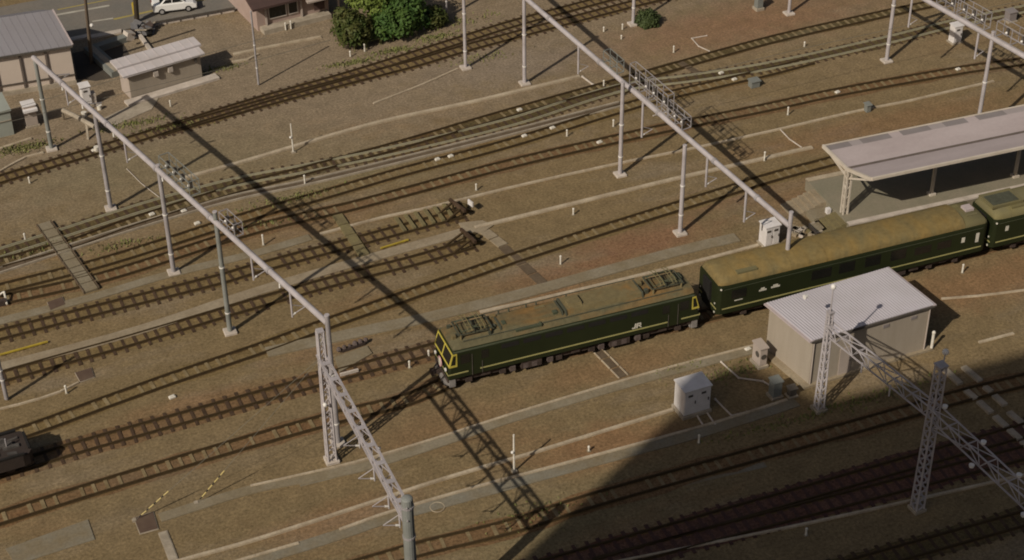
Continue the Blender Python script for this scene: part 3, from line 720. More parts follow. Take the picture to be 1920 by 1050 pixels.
# lower right lattice gantry
gr = thing('lattice_gantry', 'right lattice gantry spanning the shaded tracks from the hut corner', 'gantry', at(1535, 770))
Sb, Rb = at(1535, 768), at(1719, 955)
Sh, Rh = vert(Sb, 1563, 585), vert(Rb, 1764, 684)
dR = (V((Rb.x, Rb.y, 0))-V((Sb.x, Sb.y, 0))).normalized(); sR = V((dR.y, -dR.x, 0))
for b, hh, w0, w1, m in ((Sb, Sh, .22, .12, 'steel_lilac'), (Rb, Rh, .27, .22, 'steel_lilac')):
    mb = MB(); lattice(mb, V((b.x, b.y, .1)), V((b.x, b.y, hh)), w0, w1, dR, sR, .10, .075, .34); mb.build('lattice_column', m, gr)
    MB().ob((b.x, b.y, hh), dR*(w1+.08), sR*(w1+.08), Z*.04).build('cap_plate', m, gr)
    MB().ob((b.x, b.y, .05), dR*.42, sR*.4, Z*.16).build('footing', 'conc', gr, bevel=.04)
zs = vert(Sb, 1560, 606); zr = vert(Rb, 1752, 762)
f0 = V((Sb.x, Sb.y, zs)); f1 = V((Rb.x, Rb.y, zr)); Lr = (f1-f0).length
dz = (f1-f0).normalized(); f2 = f1+V((dz.x, dz.y, 0)).normalized()*13.5
def tri_truss(mb, A, B, wt, dep, chord=.075, lace=.045, step=1.5):
    d = (B-A).normalized(); s = V((d.y, -d.x, 0)).normalized(); n = max(2, int((B-A).length/step))
    t1, t2, bt = A+s*wt, A-s*wt, A-Z*dep
    D = B-A
    mb.bar(t1, t1+D, chord); mb.bar(t2, t2+D, chord); mb.bar(bt, bt+D, chord)
    for i in range(n):
        a, b = D*(i/n), D*((i+1)/n); h = D*((i+.5)/n)
        mb.bar(t1+a, bt+h, lace); mb.bar(bt+h, t1+b, lace); mb.bar(t2+a, bt+h, lace); mb.bar(bt+h, t2+b, lace)
        mb.bar(t1+a, t2+b, lace); mb.bar(t1+b, t2+b, lace)
mb = MB(); tri_truss(mb, f0, f1, .28, 1.0); mb.build('lattice_beam', 'steel_lilac', gr)
mb = MB(); tri_truss(mb, f1, f2, .34, 1.1); mb.build('lattice_beam', 'steel_lilac', gr)
for k, o in ((.03, .5), (.28, .5), (.3, -.5), (.5, .5), (.62, -.5), (.72, -.5)):
    q = f1.lerp(f2, k)+sR*o*-.8+Z*(.05 if o > 0 else -1.1)
    MB().tube(q, q+Z*.16, .13, .16, 10).build('insulator', 'porcelain', gr)
for k in (.1, .25):
    q = f1.lerp(f2, k)-Z*.6; mb = MB(); mb.bar(V((Rb.x, Rb.y, q.z-1.0)), q, .06); mb.build('brace', 'steel_lilac', gr)
mb = MB(); lattice(mb, V((f2.x, f2.y, 0)), f2+Z*.6, .27, .22, dR, sR, .10, .075, .4); mb.build('lattice_column', 'steel_lilac', gr)
sp_ = V((Sb.x, Sb.y, Sh)); mb = MB(); mb.tube(sp_, sp_+Z*1.75, .05, .04, 8); mb.build('finial_rod', 'steel_lilac', gr)
MB().ball(sp_+Z*1.85, .17, 12, 8, 1.15).build('insulator', 'porcelain', gr)
rb = at(1773, 660, 8.6); MB().ball(rb, .20, 12, 8).build('insulator', 'porcelain', gr)
MB().bar(rb-Z*.2, V((Rb.x, Rb.y, 8.3)), .07).build('bracket', 'steel', gr)
for k, L in ((.35, 1.2), (.62, 1.3)): drop(gr, f0.lerp(f1, k)-Z*.9, L*.6, .05)

# standing posts
def tubepole(label, b, topxy=None, h=9, r=.15, foot=True, m='steel_lilac'):
    p = at(*b); hh = vert(p, *topxy) if topxy else h
    t = thing('steel_pole', label, 'pole', p, 'free standing steel poles'); post(t, p, hh, r, m, foot=foot); return t
tubepole('tall grey pole cut by the top edge, left of the far gantry', (873, 128), None, 9.2)
tubepole('grey pole beside the round clipped bush', (1187, 46), None, 9.0)
tubepole('grey pole at the top edge left of the upper right gantry', (1479, 26), None, 9.0)
tubepole('slim grey pole between the small white building and the shrubs', (485, 160), (470, 22), 7, .09, False, 'steel')
tubepole('slim pole rising in front of the shrub clump', (795, 57), None, 8, .09, False, 'steel')
tubepole('slim pole at the right end of the shrub clump', (838, 34), None, 8, .09, False, 'steel')
tubepole('grey green pole at the left edge above the dark wagon', (13, 750), (-2, 650), 3.7, .14, False, 'steel')
t = thing('utility_pole', 'leaning weathered utility pole at the kerb behind the grey roof', 'pole', at(172, 118))
p = at(172, 118); MB().tube(p, at(157, -30, 8.6), .17, .12, 10).build('post', 'wood_pole', t)
MB().ball(at(169, 46, 3.6)+V((.1, -.2, 0)), .17, 8, 6).build('lamp', 'porcelain', t)
t = thing('utility_pole', 'thick dark brown pole beside the white car', 'pole', at(257, 42))
MB().tube(at(257, 42), at(250, -60, 5.5), .24, .20, 10).build('post', 'bark', t)
MB().tube(at(257, 42)+Z*.9, at(257, 42)+Z*1.9, .26, .26, 10).split('band', 'sidingyellow', t)
# overhead wires
def wire(label, pts, z, r=.018):
    c = px(*pts, z=z); t = thing('overhead_wire', label, 'wire', c[0], 'overhead wires'); MB().path(c, r, 5).build('strand', 'wire', t)
wire('thin dark wire passing in front of the grey roofed warehouse', [(-40, 243), (140, 197), (300, 158), (480, 113), (620, 75)], 6.2)
wire('thin wire sloping over the small white roofed building', [(-40, 222), (150, 168), (380, 103), (500, 70)], 6.6)
wire('thin wire over the far right track beneath the signal cages', [(1150, 172), (1300, 140), (1500, 92), (1700, 48), (1930, -2)], 5.4)

# ------------------------------------------------------------------ train
def rollsec(x, pts): return [V((x, y, z)) for y, z in pts]
def bogie(t, x, yw=1.0, wb=2.3, n=2):
    b = MB()
    for s in (-1, 1):
        b.box(x-wb/2-.7, x+wb/2+.7, s*1.02-.07, s*1.02+.07, .52, .78)
        for k in range(n):
            xx = x-wb/2+wb*k/(n-1); b.box(xx-.2, xx+.2, s*1.12-.1, s*1.12+.1, .38, .72)
        b.box(x-.3, x+.3, s*1.12-.1, s*1.12+.1, .62, .95)
    b.box(x-.3, x+.3, -1, 1, .5, .8)
    o = b.build('bogie', 'soot', t)
    for k in range(n):
        xx = x-wb/2+wb*k/(n-1); m = MB()
        for s in (-1, 1): m.tube((xx, s*.47, .59), (xx, s*.6, .59), .43, .43, 18)
        m.tube((xx, -.5, .59), (xx, .5, .59), .09, .09, 8); m.build('wheelset', 'under_grey', o)
LL = 17.6
lo = thing('locomotive', 'dark green electric locomotive with yellow framed cab windows', 'locomotive', (0, 0, 0))
W = 1.4
side = [(-W, 1.02), (-W, 2.98), (-W+.16, 3.16), (W-.16, 3.16), (W, 2.98), (W, 1.02)]
def nose(x, rake):       # section moved back with height for a raked front
    return [V((x+rake*max(0, (z-1.75)/1.3), y, z)) for y, z in side]
mb = MB(); mb.loft([nose(0, .38), nose(.5, .0), nose(LL-.5, 0), [V((LL-.38*max(0, (z-1.75)/1.3), y, z)) for y, z in side]]); mb.build('body', 'green', lo, bevel=.05)
rs = [(-W+.13, 3.163), (-1.08, 3.42), (-.6, 3.56), (0, 3.60), (.6, 3.56), (1.08, 3.42), (W-.13, 3.163)]
mb = MB(); mb.loft([rollsec(.42, [(y*.96, 3.163+(z-3.163)*.75) for y, z in rs]), rollsec(.9, rs), rollsec(LL-.9, rs), rollsec(LL-.42, [(y*.96, 3.163+(z-3.163)*.75) for y, z in rs])])
roof = mb.build('roof', 'loco_roof', lo)
mb = MB()
for s in (-1, 1): mb.bar((.45, s*(W-.03), 3.07), (LL-.45, s*(W-.03), 3.07), .10, .07)
mb.split('gutter', 'green_up', lo)
def quadbox(mb, pts, t, n):
    n = V(n).normalized(); vs = [V(p)+n*t for p in pts]+[V(p)-n*.01 for p in pts]; k = len(pts)
    mb.add(vs, [list(range(k)), list(range(k, 2*k))[::-1]]+[[i, k+i, k+(i+1) % k, (i+1) % k] for i in range(k)])
def cab(x, s):          # s=+1 front end (x=0), -1 rear
    f = lambda d, y, z: (x+s*(d+.38*max(0, (z-1.75)/1.3)), y, z)
    nrm = V((-s, 0, .29))
    # yellow surround: frame bars on the front, wrapped to the sides
    m = MB()
    for (y0, y1, z0, z1) in ((-W, W, 2.88, 2.97), (-W, W, 2.02, 2.12), (-W, -W+.09, 2.12, 2.88), (W-.09, W, 2.12, 2.88), (-.06, .06, 2.12, 2.88)):
        quadbox(m, [f(0, y0, z0), f(0, y1, z0), f(0, y1, z1), f(0, y0, z1)], .025, nrm)
    for q in (-1, 1):
        yy = q*(W+.0)
        for (d0, d1, z0, z1) in ((0, .62, 2.86, 2.98), (0, .62, 1.98, 2.12), (.50, .62, 2.12, 2.86), (0, .08, 2.12, 2.86)):
            r = lambda d, z: (x+s*(d+.38*max(0, (z-1.75)/1.3)*(1-d/.62)), yy, z)
            quadbox(m, [r(d0, z0), r(d1, z0), r(d1, z1), r(d0, z1)], .022, (0, q, 0))
    m.build('window_surround', 'yellow', lo)
    m = MB()
    for y0, y1 in ((-W+.09, -.06), (.06, W-.09)): quadbox(m, [f(0, y0, 2.12), f(0, y1, 2.12), f(0, y1, 2.88), f(0, y0, 2.88)], .008, nrm)
    m.split('windscreen', 'glass', lo)
    m = MB()
    for q in (-1, 1):
        for (a, b, z0, z1) in ((.12, .48, 2.14, 2.84), (.85, 1.5, 2.1, 2.8), (2.25, 2.75, 2.15, 2.8)):
            r = lambda d, z: (x+s*(max(d, .2+.3*max(0, (z-1.75)/1.3)) if d < .3 else x*0+d), q*W, z)
            quadbox(m, [r(a, z0), r(b, z0), r(b, z1), r(a, z1)], .012, (0, q, 0))
    m.split('cab_window', 'glass', lo)
    m = MB()
    for q in (-1, 1): m.bar((x+s*1.62, q*(W+.02), 1.05), (x+s*1.62, q*(W+.02), 2.7), .035); m.bar((x+s*2.3, q*(W+.02), 1.05), (x+s*2.3, q*(W+.02), 2.0), .035)
    m.split('handrail', 'steel_dark', lo)
    m = MB(); 
    for q in (-1, 1): m.tube((x+s*-.0, q*.98, 1.62), (x-s*.07, q*.98, 1.62), .13, .13, 12)
    m.split('headlight', 'porcelain', lo)
    # stripe round the front
    m = MB(); m.box(min(x, x-s*.02), max(x, x-s*.02), -W, W, 1.38, 1.47)
    for q in (-1, 1):
        m.box(min(x, x+s*1.35), max(x, x+s*1.35), q*W-(.02 if q < 0 else 0), q*W+(.02 if q > 0 else 0), 1.38, 1.47)
    m.split('stripe', 'stripe', lo)
    m = MB(); m.box(min(x, x+s*.8), max(x, x+s*.8), -1.25, 1.25, .72, 1.02); m.build('buffer_beam', 'soot', lo)
    m = MB(); vs = []
    m.loft([[V((x-s*.12, y*.75, z)) for y, z in ((-1.2, .3), (-1.2, .75), (1.2, .75), (1.2, .3))], [V((x+s*.55, y, z)) for y, z in ((-1.2, .3), (-1.2, .78), (1.2, .78), (1.2, .3))]]); m.build('snow_plough', 'bufferbeam', lo)
    m = MB(); m.box(min(x, x-s*.55), max(x, x-s*.55), -.13, .13, .78, 1.0); m.box(min(x-s*.5, x-s*.72), max(x-s*.5, x-s*.72), -.2, .2, .74, 1.08); m.build('coupler', 'soot', lo)
    m = MB()
    for q in (-1, 1):
        m.box(min(x+s*.1, x+s*.5), max(x+s*.1, x+s*.5), q*1.25-.06, q*1.25+.06, .35, 1.0)
    m.split('step', 'bufferbeam', lo)
    for y in (-.7, .7): MB().path([V((x-s*.05, y, .95)), V((x-s*.25, y, .7)), V((x-s*.28, y, .5)), V((x-s*.1, y, .45))], .035, 6).build('brake_hose', 'black', lo)
cab(0, 1); cab(LL, -1)
m = MB(); m.tube((-.10, 0, 1.62), (-.05, 0, 1.62), .36, .36, 24); hd = m.build('headboard', 'pink', lo)
m = MB(); m.tube((-.115, 0, 1.62), (-.10, 0, 1.62), .26, .26, 24); m.build('headboard_disc', 'cream', hd)
m = MB(); 
for q in (-1, 1): m.box(2.15, LL-2.35, q*W-(.02 if q < 0 else 0), q*W+(.02 if q > 0 else 0), 1.38, 1.47)
m.split('stripe', 'stripe', lo)
m = MB()
for q in (-1, 1):
    for i in range(7): quadbox(m, [(3.6+i*1.5, q*W, 2.55), (4.8+i*1.5, q*W, 2.55), (4.8+i*1.5, q*W, 2.9), (3.6+i*1.5, q*W, 2.9)], .012, (0, q, 0))
m.split('side_grille', 'black', lo)
# the two joined letters on the side
m = MB(); yy = -W-.022; lx = 12.7
def st(pts): quadbox(m, [(lx+a*.82, yy+.02, 1.56+b*.82) for a, b in pts], .02, (0, -1, 0))
st([(0, 0), (.30, 0), (.30, .11), (0, .11)]); st([(.20, .11), (.30, .11), (.36, .46), (.25, .46)])
st([(.36, 0), (.47, 0), (.52, .46), (.41, .46)]); st([(.52, .36), (.76, .36), (.76, .46), (.52, .46)]); st([(.68, .2), (.78, .2), (.78, .36), (.68, .36)]); st([(.48, .17), (.74, .17), (.74, .26), (.48, .26)]); st([(.60, .17), (.70, .17), (.84, 0), (.72, 0)])
m.build('logo', 'cream', lo)
# roof hatches and gear
for a, b, h, wd, mm in ((3.9, 8.0, .12, .72, 'loco_roof'), (8.35, 13.6, .20, .80, 'loco_roof_beige')):
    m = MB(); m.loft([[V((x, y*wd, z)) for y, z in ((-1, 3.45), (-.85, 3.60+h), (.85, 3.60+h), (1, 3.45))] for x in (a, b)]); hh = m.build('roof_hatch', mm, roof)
    m = MB()
    for x in (a-.06, b+.06): m.loft([[V((x+k, y*(wd+.03), z)) for y, z in ((-1.1, 3.40), (-.88, 3.64+h), (.88, 3.64+h), (1.1, 3.40))] for k in (-.05, .05)])
    m.build('hatch_end_shade', 'insul', hh)  # dark end lips stand in for the shadow lines beside each hatch
m = MB(); m.loft([[V((x, y*w_, z)) for y, z in ((-1, 3.5), (-.7, 4.0), (.7, 4.0), (1, 3.5))] for x, w_ in ((8.6, .5), (9.5, .62))]); m.build('resistor_cover', 'loco_roof_beige', roof)
m = MB()
for x in (4.3, 5.0, 6.2, 6.9, 9.0): m.tube((x, .95, 3.45), (x, .95, 3.75), .07, .05, 8)
m.path([V((3.3, .95, 3.77)), V((6.9, .95, 3.77)), V((9.0, .95, 3.8)), V((13.8, .8, 3.9))], .03, 6)
m.build('bus_bar', 'insul', roof)
m = MB(); m.box(4.7, 6.4, -1.15, -.92, 3.38, 3.50); m.box(6.35, 6.45, -1.2, -.9, 3.4, 3.58); m.build('roof_walkway', 'green_up', roof)
m = MB(); m.box(3.4, 3.6, -.45, -.2, 3.55, 3.72); m.box(2.95, 3.1, -.95, -.8, 3.45, 3.75); m.build('vent', 'insul', roof)
def panto(x, s):
    m = MB(); z = 3.86
    for y in (-.75, .75):
        m.bar((x-1.1, y, z), (x+1.1, y, z), .07)
    for xx in (-1.1, 0, 1.1): m.bar((x+xx, -.75, z), (x+xx, .75, z), .07)
    o = m.build('pantograph', 'insul', roof)
    m = MB()
    for y in (-.6, .6):
        for k in (-1, 1):
            m.tube((x+k*.95, y, z+.06), (x-k*.12, y*.85, z+.24), .035, .03, 6); m.tube((x-k*.12, y*.85, z+.24), (x+k*.55, y*.7, z+.40), .03, .025, 6)
    m.tube((x-.9, -.6, z+.08), (x-.9, .6, z+.08), .03, .03, 6); m.tube((x+.9, -.6, z+.08), (x+.9, .6, z+.08), .03, .03, 6)
    m.build('arm', 'green_up', o)
    m = MB()
    for k in (-.55, -.3, .3, .55):
        pts = [V((x+k, y, z+.42-(.16 if abs(y) > .7 else 0))) for y in (-.95, -.6, 0, .6, .95)]; m.path(pts, .028, 6)
    m.build('collector_head', 'coach_roof_dull', o)
    m = MB()
    for xx in (-1, 1):
        for y in (-.75, .75): m.tube((x+xx, y, 3.42), (x+xx, y, z), .08, .06, 8)
    m.build('insulator', 'loco_roof_beige', o)
panto(2.15, 1); panto(LL-2.15, -1)
for x, y, a, b, c in ((3.75, .55, .18, .14, .16), (4.15, -.35, .12, .2, .12), (6.9, .35, .35, .12, .1), (7.6, -.5, .15, .15, .14), (10.4, .5, .5, .1, .08), (12.2, -.45, .3, .16, .1), (13.9, .4, .14, .2, .2), (14.0, -.55, .12, .12, .2), (16.6, .2, .2, .3, .12), (.75, -.5, .12, .12, .12)):
    MB().box(x-a, x+a, y-b, y+b, 3.5, 3.66+c).build('roof_case', rnd.choice(['insul', 'green_up', 'loco_roof_beige']), roof)
m = MB(); m.path([V((1.2, -.98, 3.52)), V((4.6, -1.0, 3.50)), V((8.4, -1.02, 3.50)), V((13.7, -1.0, 3.50)), V((16.4, -.98, 3.52))], .03, 5); m.build('conduit', 'insul', roof)
for x in (5.3, 5.9, 11.5, 12.2, 4.4, 7.0, 10.6, 13.2):
    for q in (-1, 1): MB().box(x-.18, x+.18, q*1.2-.12, q*1.2+.14, .45, .82).build('equipment_case', 'under_grey', lo)
m = MB(); m.box(.85, 1.15, -.5, -.2, 3.5, 3.66); m.box(.7, .95, .6, .75, 3.4, 3.75); m.build('horn', 'insul', roof)
for x in (2.6, 8.8, 15.0): bogie(lo, x)
m = MB()
for q in (-1, 1):
    m.box(5.0, 6.4, q*1.1-.2, q*1.1+.2, .42, 1.0); m.box(11.2, 12.6, q*1.1-.2, q*1.1+.2, .42, 1.0)
m.box(.8, LL-.8, -.9, .9, .8, 1.05); m.build('underframe', 'soot', lo)
place(lo, (X0, YC, 0))

def coach(label, wins, roofm, front=True, lettering=True, L=20.8):
    t = thing('sleeping_coach', label, 'railway coach', (0, 0, 0), 'dark green coaches behind the locomotive')
    W = 1.44
    s = [(-W, .98), (-W, 3.05), (-W+.05, 3.25), (W-.05, 3.25), (W, 3.05), (W, .98)]
    m = MB(); m.loft([[V((x, y*k, z)) for y, z in s] for x, k in ((0, .9), (.25, .985), (.6, 1), (L-.6, 1), (L-.25, .985), (L, .9))]); m.build('body', 'green', t)
    n = 13; arc = [(-(W-.03)*math.cos(math.pi*i/(n-1)), 3.24+.68*math.sin(math.pi*i/(n-1))**.72) for i in range(n)]
    lowx = L-1.9
    def rsec(x, k, h): return [V((x, y*k, 3.24+(z-3.24)*h)) for y, z in arc]
    secs = [rsec(.08, .86, .35), rsec(.25, .95, .75), rsec(.7, 1, 1), rsec(lowx, 1, 1)]
    m = MB(); m.loft(secs); r = m.build('roof', roofm, t, smooth=True)
    if hasattr(r.data, 'set_sharp_from_angle'): r.data.set_sharp_from_angle(angle=R(50))
    m = MB(); m.loft([rsec(lowx+.02, 1, .72), rsec(L-.3, 1, .72), rsec(L-.06, .9, .4)]); r2 = m.build('roof_end', 'coach_roof_dull', t, smooth=True)
    if hasattr(r2.data, 'set_sharp_from_angle'): r2.data.set_sharp_from_angle(angle=R(50))
    m = MB(); m.box(L-1.2, L-.55, -.3, .35, 3.66, 3.90); m.build('roof_vent', 'canopy', r2)
    m = MB(); m.box(L-1.4, L-.5, -.75, -.55, 3.6, 3.72); m.box(L-1.6, L-1.2, .5, .8, 3.55, 3.72); m.split('roof_step', 'coach_roof_dull', r2)
    m = MB(); m.box(1.5, 3.0, -1.12, -.55, 3.62, 3.84); m.build('roof_box', 'coach_roof_dull', r)
    m = MB()
    for i in range(1, 14): 
        x = lowx*i/14
        for a, b in zip(arc, arc[1:]): m.bar((x, a[0]*1.004, a[1]+.006), (x, b[0]*1.004, b[1]+.006), .03, .015)
    m.split('roof_seam', roofm, r)
    for q in (-1, 1):
        for (a, b, z0, z1, mm) in wins:
            m = MB(); m.box(a, b, q*W-.004 if q > 0 else q*W-.016, q*W+.016 if q > 0 else q*W+.004, z0, z1); wn = m.build('window' if mm == 'glass' else 'door_window', mm, t)
    m = MB()
    for q in (-1, 1): m.box(.35, L-.35, q*W-(.018 if q < 0 else -.002), q*W+(.018 if q > 0 else -.002), 1.36, 1.45)
    m.box(-.015, .0, -W*.88, W*.88, 1.36, 1.45)
    m.split('stripe', 'stripe', t)
    m = MB()
    for q in (-1, 1): m.box(.4, L-.4, q*W-(.014 if q < 0 else -.002), q*W+(.014 if q > 0 else -.002), 2.92, 2.96)
    m.split('waist_line', 'green_up', t)
    m = MB(); m.box(-.16, .02, -.5, .5, 1.05, 3.1); m.box(L-.02, L+.16, -.5, .5, 1.05, 3.1); m.split('gangway', 'black', t)
    m = MB()
    for q in (-1, 1):
        m.tube((.28, q*(W-.1), 3.0), (.2, q*(W-.02), 3.0), .07, .07, 8); m.tube((-.03, q*1.05, 1.75), (.05, q*1.05, 1.75), .07, .07, 8); m.tube((-.03, q*1.05, 1.05), (.05, q*1.05, 1.05), .08, .08, 8)
    m.split('marker_lamp', 'cream', t)
    if lettering:
        m = MB()
        for a, b, c, d in ((3.05, 3.6, 2.15, 2.27), (3.18, 3.46, 2.27, 2.40), (3.95, 4.6, 2.18, 2.30), (4.1, 4.45, 2.30, 2.42), (1.25, 1.85, 1.86, 1.92)):
            quadbox(m, [(a, -W, c), (b, -W, c), (b, -W, d), (a, -W, d)], .02, (0, -1, 0))
        m.split('emblem', 'cream', t)
    for x in (3.2, L-3.2): bogie(t, x, wb=2.1)
    m = MB()
    for q in (-1, 1):
        for a, b, z in ((5.2, 7.2, .5), (7.8, 9.0, .42), (9.6, 11.8, .5), (12.6, 14.6, .45), (14.9, 15.6, .6)): m.box(a, b, q*1.05-.25, q*1.05+.25, z, 1.0)
    m.box(.5, L-.5, -.8, .8, .82, 1.0); m.build('underframe', 'soot', t)
    return t
W1 = [(1.0, 2.1, 2.05, 2.75, 'glass'), (7.0, 8.5, 2.0, 2.75, 'glass'), (9.1, 10.3, 2.0, 2.8, 'glass'), (11.1, 12.3, 2.0, 2.8, 'glass'), (13.1, 14.3, 2.0, 2.8, 'glass'), (15.0, 16.3, 2.0, 2.6, 'glass'), (16.8, 17.9, 2.0, 2.6, 'glass'),
      (18.75, 19.0, 2.1, 2.5, 'cream'), (19.9, 20.15, 1.85, 2.6, 'cream')]
c1 = coach('first dark green coach with an ochre stained roof, behind the locomotive', W1, 'coach_roof'); place(c1, (X0+LL+1.256, YC, 0))
W2 = [(1.0, 1.25, 2.2, 2.6, 'cream'), (3.6, 4.8, 2.0, 2.75, 'glass'), (5.6, 6.8, 2.0, 2.75, 'glass'), (8, 9.2, 2.0, 2.75, 'glass'), (10.4, 11.6, 2.0, 2.75, 'glass'), (13, 14.2, 2.0, 2.75, 'glass')]
c2 = coach('second dark green coach with a dull roof, cut by the right edge', W2, 'coach_roof_dull', lettering=False); place(c2, (X0+LL+1.256+21.3, YC, 0))
m = MB(); m.box(.05, 2.6, -.85, .85, 3.86, 4.05); m.build('roof_box', 'coach_roof_dull', c2)
m = MB(); m.box(.2, 2.3, -.7, .5, 4.05, 4.09); m.build('roof_grille', 'insul', c2)

# wagon at the left edge
a, b = at(66, 862, .12), at(-120, 917, .12); d = (b-a).normalized(); d.z = 0; d.normalize(); s = V((-d.y, d.x, 0))
wg = thing('open_wagon', 'dark open wagon with a rounded end at the left edge', 'wagon', (a.x, a.y, 0))
a = V((a.x, a.y, 0))+d*.15; LW = 9.0
def wsec(u, k, z0=.85, z1=1.68): return [a+d*u+s*y*k+Z*z for y, z in ((-1.2, z0), (-1.25, z1), (1.25, z1), (1.2, z0))]
m = MB(); m.loft([wsec(0, .62), wsec(.22, .9), wsec(.6, 1), wsec(LW, 1)]); m.build('body', 'wagon', wg)
m = MB()
for y in (-1.2, 1.2): m.bar(a+d*.5+s*y+Z*1.8, a+d*LW+s*y+Z*1.8, .14, .12)
m.bar(a+d*.12-s*.8+Z*1.8, a+d*.12+s*.8+Z*1.8, .14, .12); m.split('rim', 'black', wg)
m = MB()
for i in range(46):
    q = a+d*rnd.uniform(.6, 4.5)+s*rnd.uniform(-.8, .8)+Z*1.70; m.ob(q, d*rnd.uniform(.1, .4)+Z*rnd.uniform(-.05, .05), s*rnd.uniform(.04, .16), Z*rnd.uniform(.04, .12))
m.build('load', 'scrapgrey', wg)['kind'] = 'stuff'
m = MB(); m.tube(a+d*1.3+s*.1+Z*1.7, a+d*1.3+s*.1+Z*2.4, .05, .05, 6); m.build('stake', 'steel', wg)
for u in (1.4, 3.2, 6.6, 8.4):
    m = MB()
    for y in (-.53, .53): m.tube(a+d*u+s*(y-.06)+Z*.55, a+d*u+s*(y+.06)+Z*.55, .4, .4, 16)
    m.split('wheel', 'soot', wg)
m = MB(); m.ob(a+d*LW/2+Z*.72, d*LW/2, s*.9, Z*.12); m.build('underframe', 'soot', wg)

# ------------------------------------------------------------------ buffer stops
def bufferstop(label, p, q, tall):
    A, B = at(*p, .1), at(*q, .1); A.z = B.z = 0; d = (B-A).normalized(); s = V((-d.y, d.x, 0))
    t = thing('buffer_stop', label, 'buffer stop', A, 'buffer stops ending the sidings')
    for k in (-1, 1):
        m = MB(); o = s*.55*k
        m.bar(A+o+Z*.1, B+o+Z*.72, .12, .14); m.bar(B+o+d*1.0+Z*.1, B+o+Z*.72, .12, .14); m.bar(B+o, B+o+Z*.78, .12, .12); m.build('side_frame', 'rail', t)
    m = MB(); m.bar(B-s*1.0+Z*.7, B+s*1.0+Z*.7, .2, .24); m.build('buffer_beam', 'sleeper', t)
    m = MB()
    for i in range(9): m.ball(B+d*rnd.uniform(.1, 1.0)+s*rnd.uniform(-.8, .8)+Z*rnd.uniform(.05, .3), rnd.uniform(.15, .32), 6, 4, .7)
    m.build('ballast_heap', 'bed_dark', t)['kind'] = 'stuff'
    c = B+d*max(tall, .25)-s*.4; m = MB(); m.ob(c+Z*(.75 if tall > 0 else .4), d*.05, s*(.3 if tall > 0 else .22), Z*(.2 if tall > 0 else .1)); m.build('marker_board', 'white', t)
bufferstop('upper rusty buffer stop with a pale round marker', (828, 410), (858, 398), .9)
bufferstop('lower rusty buffer stop beside the tan walkway', (842, 468), (878, 455), -.3)
t = thing('timber_stack', 'row of yellowed timbers lying beside the upper buffer stop', 'timber', at(785, 420))
for i in range(6):
    A = at(742+i*18, 411-i*5); B = at(760+i*18, 436-i*5); MB().bar(A+Z*.12, B+Z*.12, .24, .2).build('timber', 'sleeper_ochre', t)
for lab, a, b in (('yellow painted rod lying beside the tan walkway mid yard', (714, 468), (766, 452)), ('yellow painted rail bar at the far left edge', (0, 668), (90, 643))):
    A, B = at(*a), at(*b); t = thing('marker_bar', lab, 'marker bar', A); MB().bar(A+Z*.12, B+Z*.12, .12, .1).build('bar', 'sidingyellow', t)
    m = MB()
    for k in (.1, .5, .9): m.box(A.lerp(B, k).x-.08, A.lerp(B, k).x+.08, A.lerp(B, k).y-.08, A.lerp(B, k).y+.08, -.02, .08)
    m.split('chock', 'sleeper', t)

# ------------------------------------------------------------------ platform and canopy
e0p, e1p = at(1592, 421, .95), at(1920, 350, .95)
dp = (e1p-e0p); dp.z = 0; dp.normalize(); spn = V((-dp.y, dp.x, 0))
e0p.z = 0
depth = 6.6
pl = thing('platform', 'paved island platform with a pale edge beside the train', 'platform', e0p)
q = [e0p, e0p+dp*60, e0p+dp*60+spn*depth, e0p+spn*depth]
MB().prism([(p.x, p.y) for p in q], -.1, .93).build('deck', 'platform', pl)
m = MB(); m.strip([e0p+spn*.35, e0p+dp*60+spn*.35], [e0p-spn*.06, e0p+dp*60-spn*.06], .84, .975); m.build('coping', 'conc_pale', pl)
m = MB(); m.strip([e0p+spn*(depth+.06), e0p+dp*60+spn*(depth+.06)], [e0p+spn*(depth-.4), e0p+dp*60+spn*(depth-.4)], .84, .97); m.build('coping', 'conc_line', pl)
m = MB()
for i in range(6):
    m.strip([e0p-dp*(.42*i)+spn*2.0, e0p-dp*(.42*(i+1))+spn*2.0], [e0p-dp*(.42*i)+spn*.3, e0p-dp*(.42*(i+1))+spn*.3], -.05, .82-.14*i)
m.build('steps', 'sleeper_ochre', pl)
m = MB()
for i in range(6):
    o = e0p+spn*(depth-3.2)
    m.strip([o-dp*(.45*i)+spn*1.9, o-dp*(.45*(i+1))+spn*1.9], [o-dp*(.45*i), o-dp*(.45*(i+1))], -.05, .82-.14*i)
m.build('steps', 'walk_tan', pl)
m = MB(); m.strip([e0p+spn*3.3-dp*.02, e0p-dp*1.6+spn*3.3], [e0p+spn*2.1-dp*.02, e0p-dp*1.6+spn*2.1], -.05, .5); m.build('end_ramp', 'walk', pl)
for lab, p, sz, mm in (('white post standing among the steps at the platform end', (1551, 410), (.16, .16, .9), 'white'),):
    c = at(*p); t = thing('marker_post', lab, 'marker post', c); MB().box(c.x-sz[0], c.x+sz[0], c.y-sz[1], c.y+sz[1], 0, sz[2]).build('post', mm, t); MB().box(c.x+.5, c.x+.8, c.y-.2, c.y+.1, 0, .9).build('dark_box', 'black', t)
t = thing('cable_chamber', 'pale concrete chamber lid by the platform steps', 'chamber', at(1533, 432))
q = px((1515, 428), (1534, 421), (1550, 438), (1530, 447)); MB().prism([(p.x, p.y) for p in q][::-1], -.05, .4).build('wall', 'conc', t)
c = sum(q, V((0, 0, 0)))/4; MB().prism([((c+(x-c)*.7).x, (c+(x-c)*.7).y) for x in q][::-1], .4, .43).build('lid', 'walk', t)
t = thing('rubble_heap', 'small heap of pale blocks between the coach roof and the platform steps', 'rubble', at(1498, 440))
